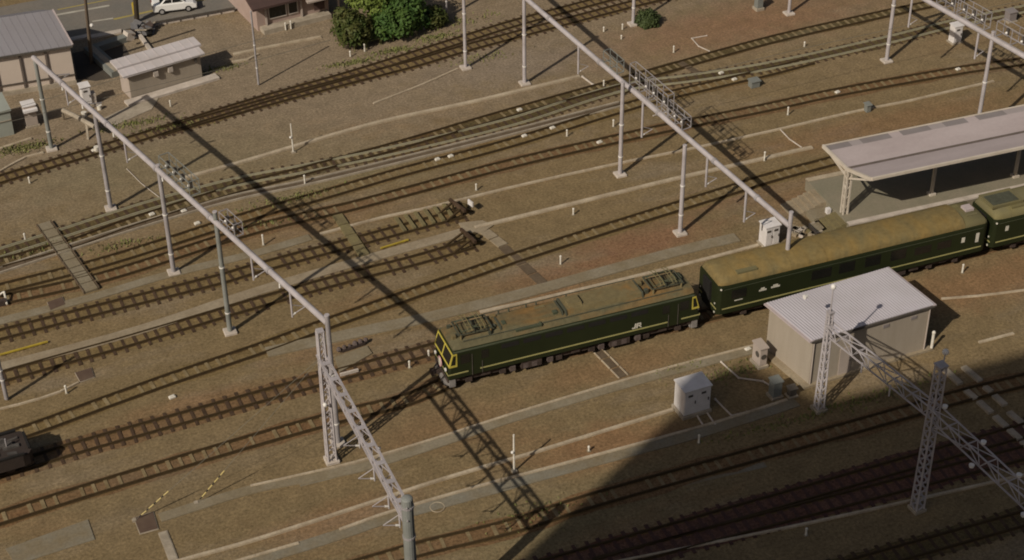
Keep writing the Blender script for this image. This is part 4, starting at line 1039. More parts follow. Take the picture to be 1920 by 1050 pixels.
for i in range(14):
    c = at(1485+rnd.uniform(0, 45), 445-rnd.uniform(0, 22)); MB().ob(c+Z*.12, V((.2, .1, 0))*rnd.uniform(.6, 1.2), V((-.08, .16, 0)), Z*.12).build('block', rnd.choice(['conc', 'walk_tan', 'conc_pale']), t)

cn = thing('platform_canopy', 'pale butterfly roofed platform canopy on steel columns', 'canopy', at(1582, 402, .93))
pb = at(1580, 400, .93); pzt = vert(pb, 1589, 316)
vl = V((pb.x, pb.y, pzt))
nr = hitp(1635, 335, vl, dp); fr = hitp(1545, 273, vl, dp)
LC = 55
def shift(p, k): return p+dp*k
near, far, val = nr, fr, vl
m = MB(); m.slab([near, shift(near, LC), shift(val, LC), val], .09); m.build('roof_panel', 'canopy', cn)
fm = far.lerp(val, .22)
m = MB(); m.slab([val, shift(val, LC), shift(fm, LC), fm], .09); m.build('roof_panel', 'canopy', cn)
k = 0.0; i = 0
while k < LC:
    L = rnd.choice((2.4, 2.8, 1.9)) if i % 2 == 0 else rnd.choice((.9, 1.2, 2.3)); m = MB(); m.slab([shift(fm, k), shift(fm, k+L), shift(far, k+L), shift(far, k)], .09); m.build('edge_panel', ('canopy_dark', 'canopy_mid', 'canopy_dark', 'canopy')[i % 4], cn); k += L; i += 1
m = MB(); m.bar(val+Z*.03, shift(val, LC)+Z*.03, .26, .05); m.build('valley_gutter', 'pilaster', cn)
m = MB()
nn = (far-val).normalized()
m.bar(near-Z*.04, shift(near, LC)-Z*.04, .14, .22); m.build('fascia', 'canopy_edge', cn)
m = MB(); m.bar(far-Z*.04, shift(far, LC)-Z*.04, .10, .18); m.build('fascia', 'canopy_edge', cn)
for A, B in ((near, val), (val, far)):
    m = MB(); m.bar(A-dp*.08-Z*.02, B-dp*.08-Z*.02, .16, .26); m.build('gable_board', 'canopy_edge', cn)
m = MB(); lattice(m, pb+dp*.1, vl+dp*.1-Z*.15, .17, .17, dp, spn, .11, .06, .4); m.build('lattice_column', 'canopy_edge', cn)
for k in (7.1, 14.2, 21.3, 28.4, 35.5, 42.6, 49.7):
    c = shift(pb, k+.2); m = MB(); m.bar(c, c+Z*(pzt-.93-.12), .2, .2); co = m.build('column', 'canopy_edge', cn)
    MB().box(c.x-.25, c.x+.25, c.y-.25, c.y+.25, .9, 1.1).build('column_base', 'canopy_edge', co)
m = MB()
for k in [0.1]+[7.3+7.1*i for i in range(7)]:
    c = shift(vl, k)-Z*.14
    m.bar(c-Z*.7, shift(near, k)-Z*.14+(vl-near)*.25*0, .1, .14); m.bar(c-Z*.7, shift(far, k)-Z*.14, .1, .14)
m.split('bracket_arm', 'canopy_edge', cn)

# ------------------------------------------------------------------ hut
HZ = 3.75
rq = [at(1437, 569, HZ), at(1665, 502, HZ), at(1753, 570, HZ), at(1522, 638, HZ)]   # back-left, back-right, front-right, front-left
cH = sum(rq, V((0, 0, 0)))/4
ht = thing('equipment_hut', 'beige windowless hut with a pale corrugated roof', 'hut', (cH.x, cH.y, 0))
wq = [cH+(p-cH)*.955 for p in rq]
m = MB(); m.prism([(p.x, p.y) for p in wq][::-1], -.1, HZ-.2); m.build('wall', 'hut_wall', ht)
# roof: slight fall to the front, corrugated
m = MB(); n = 92
bl, br, frn, fl = [V(p) for p in rq]
L_ = []; 
for i in range(n+1):
    k = i/n; zz = .028 if i % 2 else 0.0
    L_.append((bl.lerp(br, k)+Z*(zz+.05), fl.lerp(frn, k)+Z*(zz-.03)))
vs = []; fs = []
for a_, b_ in L_: vs += [a_, b_, a_-Z*.06, b_-Z*.06]
for i in range(n):
    k = 4*i; j = k+4; fs += [[k, k+1, j+1, j], [k+2, j+2, j+3, k+3], [k, j, j+2, k+2], [k+1, k+3, j+3, j+1]]
fs += [[0, 2, 3, 1], [4*n, 4*n+1, 4*n+3, 4*n+2]]
m.add(vs, fs); m.build('roof', 'hut_roof', ht)
m = MB(); u = (fl-bl).normalized(); 
m.bar(bl-u*.05-Z*.03, fl+u*.05-Z*.1, .34, .1); m.bar(br-u*.05-Z*.03, frn+u*.05-Z*.1, .22, .1); m.split('verge_trim', 'canopy', ht)
m = MB(); m.bar(fl+u*.03-Z*.16, frn+u*.03-Z*.16, .1, .12); m.split('gutter', 'steel_dark', ht)
w1, w2 = wq[3], wq[2]; dw = (w2-w1).normalized(); nw = V((dw.y, -dw.x, 0))
c = w2-dw*.06+nw*.06; m = MB(); m.tube((c.x, c.y, 0), (c.x, c.y, HZ-.25), .05, .05, 8); m.split('downpipe', 'hut_wall_pink', ht)
c = w1+dw*.06+nw*.06; m = MB(); m.tube((c.x, c.y, 0), (c.x, c.y, HZ-.25), .05, .05, 8); m.split('downpipe', 'hut_wall_pink', ht)
dl = (wq[3]-wq[0]).normalized(); nl = V((dl.y, -dl.x, 0)); nl = nl if nl.x < 0 else -nl
c = wq[3]-dl*.9+Z*2.75+nl*.1; m = MB(); m.tube(c, c+nl*.22, .12, .16, 10); m.build('wall_lamp', 'porcelain', ht)
for k_ in (.28, .62, .86):
    vv = w1.lerp(w2, k_); MB().ob(V((vv.x, vv.y, 3.05))+nw*.02, dw*.22, nw*.03, Z*.12).build('vent', 'canopy_dark', ht)
MB().prism([((cH+(p-cH)*1.06).x, (cH+(p-cH)*1.06).y) for p in rq][::-1], -.1, .15).build('plinth', 'walk_tan', ht)
mf = w1+dw*2.6; m = MB(); m.ob(V((mf.x, mf.y, 1.2))+nw*.03, dw*.45, nw*.02, Z*1.05); dr = m.build('door', 'hut_wall_pink', ht)
m = MB(); m.ball(V((mf.x, mf.y, 1.15))+nw*.09+dw*.33, .05, 6, 4); m.build('handle', 'steel_dark', dr)
# things by the hut
def cabinet(name, label, cat, foot, w, d_, h, m_, base=True, ang=None, roofm=None, doors=0, plinth=.25, group=None, legs=False):
    c = at(*foot); a = ang if ang is not None else math.atan2(dw.y, dw.x)
    ux = V((math.cos(a), math.sin(a), 0)); uy = V((-ux.y, ux.x, 0))
    t = thing(name, label, cat, c, group); z0 = 0
    c = c+uy*d_/2
    if base: MB().ob(c+Z*(plinth/2-.05), ux*(w/2+.1), uy*(d_/2+.1), Z*(plinth/2+.05)).build('plinth', 'conc', t, bevel=.02); z0 = plinth
    MB().ob(c+Z*(z0+h/2), ux*w/2, uy*d_/2, Z*h/2).build('body', m_, t, bevel=.03)
    m = MB()
    P = [c+ux*x*(w/2+.06)+uy*y*(d_/2+.06)+Z*(z0+h+(.0 if y < 0 else .06)) for x, y in ((-1, -1), (1, -1), (1, 1), (-1, 1))]
    m.slab([p+Z*.06 for p in P], .08); m.build('lid', roofm or m_, t)
    for i in range(doors):
        x = -w/2+w*(i+.5)/doors
        dd = MB().ob(c+ux*x-uy*(d_/2+.012)+Z*(z0+h*.5), ux*(w/doors/2-.05), uy*.012, Z*h*.42).build('door', m_, t)
        MB().ob(c+ux*(x-.06)-uy*(d_/2+.035)+Z*(z0+h*.8), ux*.16, uy*.012, Z*.08).build('vent', 'steel_dark', dd)
        MB().ob(c+ux*(x+w/doors*.3)-uy*(d_/2+.05)+Z*(z0+h*.5), ux*.03, uy*.03, Z*.1).build('handle', 'steel_dark', dd)
    return t, c, ux, uy
cabinet('equipment_cabinet', 'white two door cabinet on a concrete plinth at the shadow edge', 'cabinet', (1306, 779), 1.85, 1.3, 1.85, 'white', doors=2)
cabinet('equipment_cabinet', 'white cabinet standing behind the gantry post and coach roof', 'cabinet', (1447, 462), 1.15, .9, 1.55, 'white', doors=2, plinth=.12)
cabinet('equipment_cabinet', 'white cabinet beneath the upper right gantry', 'cabinet', (1794, 82), .85, .7, 1.5, 'white', doors=1, plinth=.12)
t, c, ux, uy = cabinet('cooling_unit', 'beige outdoor cooling unit against the left end of the hut', 'cooling unit', (1430, 690), .55, .95, 1.35, 'hut_wall_pink', plinth=.2)
MB().tube(c-uy*.49+Z*.9, c-uy*.505+Z*.9, .2, .2, 16).build('fan_grille', 'steel_dark', t)
MB().tube(c-ux*.29+Z*1.0+uy*-.15, c-ux*.30+Z*1.0+uy*-.15, .22, .22, 16).build('fan_grille', 'steel_dark', t)
cabinet('relay_cabinet', 'dark green grey cabinet between the hut and the lattice mast', 'cabinet', (1457, 748), .62, .6, 1.1, 'bluegrey', plinth=.18)
t, c, ux, uy = cabinet('junction_box', 'low black box pair beside the dark green cabinet', 'junction box', (1487, 745), .5, .4, .5, 'steel_dark', plinth=.1)
cabinet('relay_cabinet', 'small grey green box in open ballast left of the canopy', 'cabinet', (1629, 211), .4, .45, .62, 'bluegrey', base=False)
t, c, ux, uy = cabinet('relay_cabinet', 'grey domed box standing beside the far tracks', 'cabinet', (1417, 165), .8, .6, .55, 'bluegrey', base=False)
cabinet('relay_cabinet', 'grey cabinet at the top edge behind the far tracks', 'cabinet', (1425, 20), .6, .6, 1.2, 'bluegrey')
cabinet('relay_cabinet', 'brown cabinet on a pale base at the upper right edge', 'cabinet', (1898, 42), .8, .7, .8, 'canopy_dark', plinth=.12)

# ------------------------------------------------------------------ markers
def marker(label, p, h=.7, r=.09, m='white_chip', cap=True):
    c = at(*p); t = thing('marker_post', label, 'marker post', c, 'small white marker posts in the ballast')
    MB().tube(c, c+Z*h*.85, r*.75, r*.75, 8).build('post', m, t)
    MB().ball(c+Z*h*.85, r, 8, 5, 1.2).build('head', m, t)
    MB().box(c.x-.11, c.x+.11, c.y-.11, c.y+.11, -.03, .05).build('base', 'walk', t)
for lab, p, h in (('white post between the middle track and red ballast patch', (1051, 496), .8), ('white post in open ballast above the middle track', (1075, 403), .6),
     ('white post beside the thin trough right of the first far pole', (1433, 302), .9), ('white post near the drop arm of the far gantry', (1150, 238), .7),
     ('white post left of the far gantry between two tracks', (1063, 256), .65), ('white post in ballast left of the upper right track', (1263, 99), .7),
     ('white post below the bright railed line, far right', (1508, 88), .5), ('white post in brown ballast left of the canopy', (1477, 216), .8),
     ('white post above the siding with the upper buffer stop', (893, 357), .6), ('white post beside the dark mid track, lower left of the tall marker', (572, 346), .9),
     ('white post in the shade below the white cabinet', (1310, 831), .7), ('lone white post at the bottom in the tower shadow', (1511, 1004), .6),
     ('white post right of the coach beside its bogie', (1804, 512), .8), ('white post on the thick sleepered track ahead of the locomotive', (768, 690), .6),
     ('white post at the foot of the shrub clump, left one', (657, 107), .6), ('white post at the foot of the shrub clump, right one', (684, 97), .8),
     ('white post at the left beside the farthest track', (56, 344), .6), ('white post between the locomotive nose and the thick sleepered track', (804, 668), .5),
     ('white post by the house corner at the top', (536, 57), .8), ('white post beside the house corner post', (546, 55), .9), ('white post at the top of the thick grey pole gap', (1132, 162), .6),
     ('white post beside the farthest pole foot', (1132, 60), .5), ('white post right of the farthest pole foot', (1167, 56), .6), ('white post near the pole with the round bush', (1165, 74), .4),
     ('tan post left of the dead end siding with yellowed sleepers', (494, 460), 1.0), ('white post below the raised board walkway', (48, 452), .7), ('white post beside the small white roofed building', (320, 200), .6), ('small post on the grassy patch below the lattice mast', (125, 738), .7),
     ('pale post at the lower trough of the sunlit foreground', (1104, 846), .4), ('white post right of the corrugated hut wall', (1746, 655), 1.6)):
    marker(lab, p, h, .13 if h > 1.5 else .085)
def tallmark(label, p, top, r=.07):
    c = at(*p); h = vert(c, *top); t = thing('marker_pole', label, 'marker pole', c); MB().tube(c, c+Z*h, r, r*.8, 8).build('pole', 'white_chip', t)
    MB().box(c.x-.16, c.x+.16, c.y-.16, c.y+.16, -.03, .1).build('base', 'conc', t); MB().ball(c+Z*h*.55+V((-.12, -.05, 0)), .1, 8, 5).build('lamp', 'porcelain', t)
tallmark('tall white pole by the foreground trough right of the lattice shadow', (964, 884), (961, 815))
tallmark('slim pale pole standing over the far trough', (550, 286), (544, 232), .06)
def chip(label, p, w_=.42, h=.14):
    c = at(*p); t = thing('rail_greaser', label, 'rail fitting', c, 'small white fittings beside the rails')
    MB().ob(c+Z*(h/2), V((w_/2, .05, 0)), V((-.03, .14, 0)), Z*h/2).build('case', 'white_chip', t, bevel=.03); MB().ob(c+Z*(h+.02), V((w_/3, .03, 0)), V((-.02, .08, 0)), Z*.02).build('lid', 'white_chip', t)
for lab, p in (('white fitting beside the bright rails, nearest the gantry pole', (1036, 241)), ('white fitting left of that pole between two tracks', (983, 256)), ('white fitting on the track in mid yard', (820, 300)),
     ('white fitting beside it to the right', (845, 294)), ('white fitting on the brown track below the gantry', (1124, 268)), ('white fitting on the dark far track', (974, 207)), ('white fitting near the upper right line', (1352, 138)),
     ('white fitting right of the gantry signals', (1377, 150)), ('white fitting on the track under the upper right gantry', (1796, 131)), ('white fitting on the track left of the canopy', (1570, 174)), ('white lump lying in ballast above the thick sleepered track', (323, 746)),
     ('white fitting beside the left gantry post', (285, 403)), ('white fitting under the left gantry beam', (345, 397)), ('white fitting below the left gantry cage', (370, 420)), ('white fitting by the second gantry post', (177, 283)), ('pale fitting in ballast ahead of the coach', (1402, 656))):
    chip(lab, p)
t = thing('point_machine', 'grey switch machine on pale boards beside the lattice column', 'point machine', at(668, 668))
q = px((628, 672), (688, 650), (698, 664), (636, 700)); MB().prism([(p.x, p.y) for p in q][::-1], -.05, .1).build('bed', 'walk', t)
MB().bar(at(640, 661)+Z*.15, at(684, 646)+Z*.15, .22, .2).build('case', 'soot', t)
m = MB()
for i in range(6): m.ball(at(636+i*10, 662-i*3.6)+Z*.3, rnd.uniform(.12, .24), 6, 4)
m.build('gear', 'under_grey', t)
MB().bar(at(638, 706)+Z*.14, at(672, 697)+Z*.14, .14, .2).build('rod', 'conc_pale', t)
t = thing('point_machine', 'white bracket shaped machine at the left edge by the mid tracks', 'point machine', at(6, 570))
MB().path([at(-4, 562)+Z*.3, at(10, 558)+Z*.5, at(14, 575)+Z*.2], .07, 6).build('arm', 'white_chip', t); MB().ob(at(2, 572)+Z*.2, V((.4, 0, 0)), V((0, .2, 0)), Z*.2).build('case', 'soot', t)
t = thing('coil_hoop', 'thin pale ring lying on the foreground walkway', 'ring', at(820, 952))
c = at(820, 952); MB().path([c+V((.42*math.cos(a_), .42*math.sin(a_), .05)) for a_ in [math.pi*2*i/20 for i in range(21)]], .03, 5).split('hoop', 'conc_line', t)

# ------------------------------------------------------------------ buildings at the top left
wc = at(143, 157); wl = at(20, 177); dwh = (wc-wl); dwh.z = 0; dwh.normalize(); nwh = V((-dwh.y, dwh.x, 0))
wz = vert(wc, 134, 84); rz_ = wz+1.5; pt = at(98, 21, rz_)-dwh*.15; pv = pt-wc; pv.z = 0; rd = pv.length; nwh = pv.normalized()
b1 = thing('warehouse', 'grey roofed beige warehouse with dark pilasters at the left edge', 'warehouse', wc)
Lw = 22
def WP(u, v, z): return V((wc.x, wc.y, 0))+dwh*u+nwh*v+Z*z
m = MB(); m.loft([[WP(u, v, z) for v, z in ((0, -.1), (0, wz), (rd, rz_-.12), (2*rd, wz), (2*rd, -.1))] for u in (-Lw, 0)]); m.build('wall', 'wh_wall', b1)
sl_ = (rz_-wz)/rd; ze = wz+.12-.2*sl_
m = MB(); m.slab([WP(-Lw, -.2, ze), WP(.15, -.2, ze), WP(.15, rd, rz_+.12), WP(-Lw, rd, rz_+.12)], .12)
m.slab([WP(-Lw, rd, rz_+.12), WP(.15, rd, rz_+.12), WP(.15, 2*rd+.2, ze), WP(-Lw, 2*rd+.2, ze)], .12); rf = m.build('roof', 'wh_roof', b1)
m = MB()
for i in range(36): m.bar(WP(-Lw+i*.62, -.19, ze+.012), WP(-Lw+i*.62, rd, rz_+.125), .03, .03)
m.build('roof_seam', 'wh_roof', rf)
m = MB(); m.bar(WP(-Lw, -.27, ze-.1), WP(.15, -.27, ze-.1), .12, .14); m.split('gutter', 'steel_dark', b1)
m = MB(); m.bar(WP(.21, -.2, ze+.0), WP(.21, rd, rz_+.12), .1, .16); m.build('verge', 'canopy', b1)
for i in range(8):
    x = proj(WP(-.6-2.0*i, 0, 2))[0]
    MB().ob(WP(-2.05-2.05*i, -.08, wz/2-.1), dwh*.07, nwh*.06, Z*(wz/2)).build('pilaster', 'pilaster', b1)
MB().ob(WP(-Lw/2, -.10, .15), dwh*Lw/2, nwh*.1, Z*.25).build('plinth', 'conc', b1)
m = MB(); m.bar(WP(-7, -.12, .95), WP(0, -.12, .95), .06, .08); m.build('pipe', 'steel_dark', b1)

def lowbuild():
    c = at(247, 187); r = at(380, 147); d = (r-c); d.z = 0; L = d.length; d.normalize(); n = V((-d.y, d.x, 0))
    h = vert(c, 245, 139)
    t = thing('relay_building', 'small low building with a pale lilac roof and two meter boxes', 'building', c)
    def P(u, v, z): return V((c.x, c.y, 0))+d*u+n*v+Z*z
    D = 2.0
    m = MB(); m.loft([[P(u, v, z) for v, z in ((0, -.1), (0, h), (D, h), (D, -.1))] for u in (0, L)]); m.build('wall', 'hut_wall', t)
    m = MB(); m.slab([P(-.5, -.3, h+.02), P(L+.35, -.3, h+.02), P(L+.35, D*.42, h+.14), P(-.5, D*.42, h+.14)], .16); m.build('roof', 'low_roof', t)
    m = MB(); m.slab([P(-.5, D*.42+.05, h+.28), P(L+.6, D*.42+.05, h+.28), P(L+.6, D+.35, h+.36), P(-.5, D+.35, h+.36)], .2); rr = m.build('roof', 'low_roof', t)
    m = MB()
    for i in range(9): m.bar(P(i*L/8, D*.45, h+.30), P(i*L/8, D+.3, h+.38), .03, .03); m.bar(P(i*L/8, -.28, h+.04), P(i*L/8, D*.4, h+.15), .03, .03)
    m.build('roof_seam', 'low_roof', rr)
    m = MB(); m.ob(P(.02, D/2, h/2), d*.03, n*(D/2-.05), Z*h/2); m.build('end_panel', 'hut_wall_pink', t)
    for u in (2.3, 3.6): MB().ob(P(u, -.12, h*.74), d*.2, n*.12, Z*.22).build('meter_box', 'conc_pale', t)
    MB().ob(P(5.9, -.08, h*.8), d*.1, n*.1, Z*.2).build('vent', 'steel_dark', t)
    MB().ob(P(L/2+.2, -.55, .06), d*(L/2+.9), n*.45, Z*.14).build('apron', 'conc_pale', t)
lowbuild()
slabq([(195, 222), (262, 190), (300, 180), (285, 205), (215, 236)], .05, 'conc')
def house():
    c = at(500, 55); r = at(600, 30); d = (r-c); d.z = 0; d.normalize(); n = V((-d.y, d.x, 0))
    t = thing('house', 'dull pink house with a dark brown roof at the top edge', 'house', c)
    def P(u, v, z): return V((c.x, c.y, 0))+d*u+n*v+Z*z
    h = 2.5
    m = MB(); m.loft([[P(u, v, z) for v, z in ((0, -.1), (0, h), (7, h), (7, -.1))] for u in (-.8, 6)]); m.build('wall', 'brick', t)
    m = MB(); m.slab([P(-1.4, -.8, h+.05), P(5.0, -.8, h+.05), P(5.0, 3.5, h+1.5), P(-1.4, 3.5, h+1.5)], .2); m.build('roof', 'brown_roof', t)
    m = MB(); m.slab([P(3.6, -1.1, h-.35), P(7.2, -1.1, h-.35), P(7.2, 0, h-.05), P(3.6, 0, h-.05)], .15); m.build('porch_roof', 'hut_wall_pink', t)
    for a, b, mm in ((.35, 1.9, 'bluegrey'), (2.2, 3.0, 'glass')):
        w_ = MB().ob(P((a+b)/2, -.02, 1.5), d*(b-a)/2, n*.03, Z*.5).build('window', 'glass', t)
        m = MB()
        for z in (.95, 2.05): m.bar(P(a-.05, -.06, z), P(b+.05, -.06, z), .09, .1)
        for u in (a-.04, b+.04): m.bar(P(u, -.06, .95), P(u, -.06, 2.05), .09, .09)
        m.build('frame', 'conc_pale', w_)
    for u in (0, 3.35, 6.9): m = MB(); m.bar(P(u, -.15, 0), P(u, -.15, h-.2), .16); m.build('corner_post', 'hut_wall_pink', t)
    MB().ob(P(2.6, -.5, .22), d*3.2, n*.5, Z*.22).split('step', 'conc', t)
    m = MB(); m.ob(P(5, -.3, 1.4), d*.5, n*.03, Z*.6); m.build('door', 'brown_roof', t)
house()
def greenhut():
    c = at(27, 252); l = at(-40, 268); d = (c-l); d.z = 0; d.normalize(); n = V((-d.y, d.x, 0)); h = vert(c, 20, 205)
    t = thing('shed', 'pale green metal shed cut by the left edge', 'shed', c)
    def P(u, v, z): return V((c.x, c.y, 0))+d*u+n*v+Z*z
    m = MB(); m.loft([[P(u, v, z) for v, z in ((0, -.1), (0, h), (2.6, h+.1), (2.6, -.1))] for u in (-6, 0)]); m.build('wall', 'greenhut', t)
    m = MB(); m.slab([P(-6.1, -.15, h+.02), P(.1, -.15, h+.02), P(.1, 2.8, h+.16), P(-6.1, 2.8, h+.16)], .1); m.build('roof', 'greenhut', t)
    m = MB(); m.bar(P(-6, -.03, h*.6), P(0, -.03, h*.6), .05, .06); m.build('rail', 'conc', t)
greenhut()
t, c, ux, uy = cabinet('equipment_cabinet', 'white lidded cabinet between the warehouse and the green shed', 'cabinet', (62, 238), .95, .8, 1.75, 'hut_wall_pink', plinth=.15, roofm='white', ang=.1)
MB().ob(c+Z*1.6-uy*.55, ux*.55, uy*.2, Z*.1).build('hood', 'white', t)
t, c, ux, uy = cabinet('equipment_cabinet', 'white stepped cabinet behind the second gantry post', 'cabinet', (166, 200), .75, .8, 1.6, 'white', plinth=.15, doors=1, ang=.1)
MB().ob(c+ux*.55+Z*.5, ux*.2, uy*.3, Z*.5).build('side_box', 'conc_pale', t)
for lab, p in (('white round drum on the ground by the second gantry post', (187, 205)), ('white lump beside the slanted conduit near the second post', (158, 218)), ('white drum beside the second post foot', (182, 283))):
    c = at(*p); t = thing('drum', lab, 'drum', c); MB().tube(c, c+Z*.35, .2, .2, 12).build('body', 'white_chip', t); MB().tube(c+Z*.35, c+Z*.39, .22, .22, 12).build('lid', 'white_chip', t)
t = thing('raised_duct', 'pale concrete duct on a leg behind the second gantry post', 'duct', at(160, 240))
MB().path([at(118, 207, 1.2), at(138, 216, 1.2), at(178, 238, 1.2)], .19, 8).build('pipe', 'conc', t); MB().bar(at(165, 262), at(162, 232, 1.1), .16).build('leg', 'conc', t); MB().bar(at(120, 224), at(118, 207, 1.2), .12).build('leg', 'conc', t)
# L wall, with the pit's shade painted as flat dark sheets
def lw():
    k = px((166, 84), (238, 62), (238, 78), (188, 96), (240, 128), (216, 140)); t = thing('retaining_wall', 'blue grey L shaped concrete wall beside the warehouse', 'wall', k[0])
    A, B, C = at(172, 98), at(236, 76), at(222, 143)
    m = MB(); m.bar(A+Z*.2, B+Z*.2, .75, .6); m.build('wall', 'bluegrey', t); d = (A-B).normalized()
    m = MB(); m.bar(A+Z*.21+(A-C).normalized()*.3, C+Z*.21, 1.1, .6); m.build('wall', 'bluegrey', t)
    MB().bar(A+(A-C).normalized()*.3+Z*.53, C+Z*.53, .5, .06).build('coping', 'conc', t)
    MB().bar(B+Z*.5, B+(B-A).normalized()*.7+Z*.25, .8, .7).build('end_block', 'conc_pale', t)
lw()
slabq([(136, 100), (170, 92), (212, 146), (180, 152), (145, 148)], .015, 'pit', 'pit_shade')
slabq([(195, 96), (232, 83), (248, 112), (222, 122)], .02, 'pit', 'pit_shade')
t = thing('scrap_heap', 'heap of grey sheet scrap by the road kerb', 'scrap heap', at(258, 66))
for i in range(16):
    c = at(258+rnd.uniform(-20, 26), 62+rnd.uniform(-9, 8)); a_ = rnd.uniform(0, 3); ux = V((math.cos(a_), math.sin(a_), rnd.uniform(-.4, .6)))
    MB().ob(c+Z*rnd.uniform(.15, .6), ux*rnd.uniform(.3, .75), V((-ux.y, ux.x, .3))*rnd.uniform(.15, .4), Z*.05).build('sheet', rnd.choice(['tarp', 'tarp', 'tarp', 'soot', 'conc']), t)
MB().ball(at(276, 66)+Z*.3, .55, 8, 6, .6).build('black_bag', 'black', t)
t = thing('timber_kerb', 'pale kerb piece running from the scrap heap to the low building', 'kerb', at(275, 85)); MB().bar(at(263, 70)+Z*.15, at(286, 102)+Z*.15, .3, .3).build('kerb', 'conc_pale', t)
# road
rdp = px((90, 84), (240, 56), (440, 20), (700, -45)); far_ = [p+V((.02, 9, 0)) for p in rdp]
d = (rdp[-1]-rdp[0]).normalized(); rdp = [rdp[0]-d*40]+rdp+[rdp[-1]+d*40]; far_ = [p+V((-.1*9, 9, 0)) for p in rdp]
struct(MB().sheet(far_, rdp, .09).build('road', 'asphalt'))
def mark(a, b, m, wd=.16):
    A, B = at(*a, .1), at(*b, .1); d = (B-A).normalized(); s = V((-d.y, d.x, 0)); return struct(MB().sheet([A+s*wd, B+s*wd], [A-s*wd, B-s*wd], .096).build('road_marking', m))
mark((213, 36), (300, 17), 'yellow_line'); mark((300, 17), (430, -12), 'yellow_line'); mark((105, 28), (205, 10), 'white_line'); mark((173, 40), (212, 34), 'white_line', .12); mark((108, 18), (230, -6), 'yellow_line', .1)
slabq([(128, 74), (165, 66), (165, 72), (130, 80)], .16, 'conc_pale', 'pavement'); slabq([(170, 68), (228, 57), (228, 63), (172, 74)], .16, 'conc_pale', 'pavement')
t = thing('guard_rail', 'dark low guard rail below the white car', 'guard rail', at(360, 36))
m = MB(); A, B = at(287, 50), at(440, 22); m.bar(A+Z*.35, B+Z*.35, .1, .2); m.build('rail', 'steel_dark', t)
for k in range(7): MB().bar(A.lerp(B, k/6), A.lerp(B, k/6)+Z*.42, .08).build('post', 'steel_dark', t)
m = MB(); m.bar(A+V((0, .12, .05)), B+V((0, .12, .05)), .2, .2); m.build('kerb', 'conc_pale', t)
# white car
def car():
    A, B = at(288, 30, .1), at(368, 20, .1); d = (B-A); d.z = 0; L = max(3.9, d.length); d.normalize(); n = V((-d.y, d.x, 0)); o = V((A.x, A.y, .09))
    t = thing('car', 'white saloon car driving along the road at the top left', 'car', o)
    def P(u, v, z): return o+d*u+n*v+Z*z
    prof = [(0, .35), (.02, .75), (.15, .92), (.75, .98), (1.25, 1.36), (2.45, 1.40), (3.05, .98), (3.8, .86), (L-.02, .62), (L, .35)]
    sx = L/3.95
    m = MB()
    body = [(0, .28), (.0, .72), (.12, .93), (L*.2, .96), (L*.72, .96), (L*.93, .82), (L, .62), (L, .28)]
    m.loft([[P(u if v_ else u, v, z) for u, z in body] for v, v_ in ((0, 1), (1.62, 1))]); m.build('body', 'car_white', t, bevel=.08)
    m = MB(); cb = [(L*.17, .95), (L*.30, 1.38), (L*.60, 1.40), (L*.76, .95)]
    m.loft([[P(u, .05, z) if z < 1 else P(u, .2, z) for u, z in cb], [P(u, 1.57, z) if z < 1 else P(u, 1.42, z) for u, z in cb]]); m.build('cabin', 'car_white', t, bevel=.05)
    m = MB()
    q = lambda u, v, z: P(u, v, z)
    for y0, y1, sg in ((.085, .178, -1), (1.535, 1.442, 1)):
        m.add([q(L*.235, y0, 1.03), q(L*.44, y0, 1.03), q(L*.44, y1, 1.34), q(L*.315, y1, 1.34)], [[0, 1, 2, 3]]); m.add([q(L*.46, y0, 1.03), q(L*.70, y0, 1.03), q(L*.60, y1, 1.34), q(L*.46, y1, 1.34)], [[0, 1, 2, 3]])
    for v_ in m.v: v_ += n*(-.02 if (v_-o).dot(n) < .8 else .02)
    m.build('side_window', 'glass', t)
    m = MB(); m.add([P(L*.183-.02, .15, 1.0), P(L*.183-.02, 1.47, 1.0), P(L*.293-.02, 1.36, 1.36), P(L*.293-.02, .26, 1.36)], [[0, 1, 2, 3]]); m.build('rear_window', 'glass', t)
    m = MB(); m.add([P(L*.745+.02, .15, 1.0), P(L*.745+.02, 1.47, 1.0), P(L*.61+.02, 1.36, 1.36), P(L*.61+.02, .26, 1.36)], [[0, 1, 2, 3]]); m.split('windscreen', 'glass', t)
    for u in (L*.2, L*.8):
        for v in (.0, 1.62):
            w_ = MB().tube(P(u, v-.02 if v < 1 else v-.16, .3), P(u, v+.16 if v < 1 else v+.02, .3), .3, .3, 16).build('wheel', 'black', t)
            MB().tube(P(u, v-.03 if v < 1 else v+.02, .3), P(u, v-.02 if v < 1 else v+.03, .3), .17, .17, 12).build('rim', 'chrome', w_)
    for v in (.2, 1.42):
        MB().ob(P(L, v, .68), d*.02, n*.16, Z*.07).split('headlight', 'chrome', t); MB().ob(P(0, v, .78), d*.02, n*.16, Z*.08).build('tail_light', 'lamp_red', t)
car()

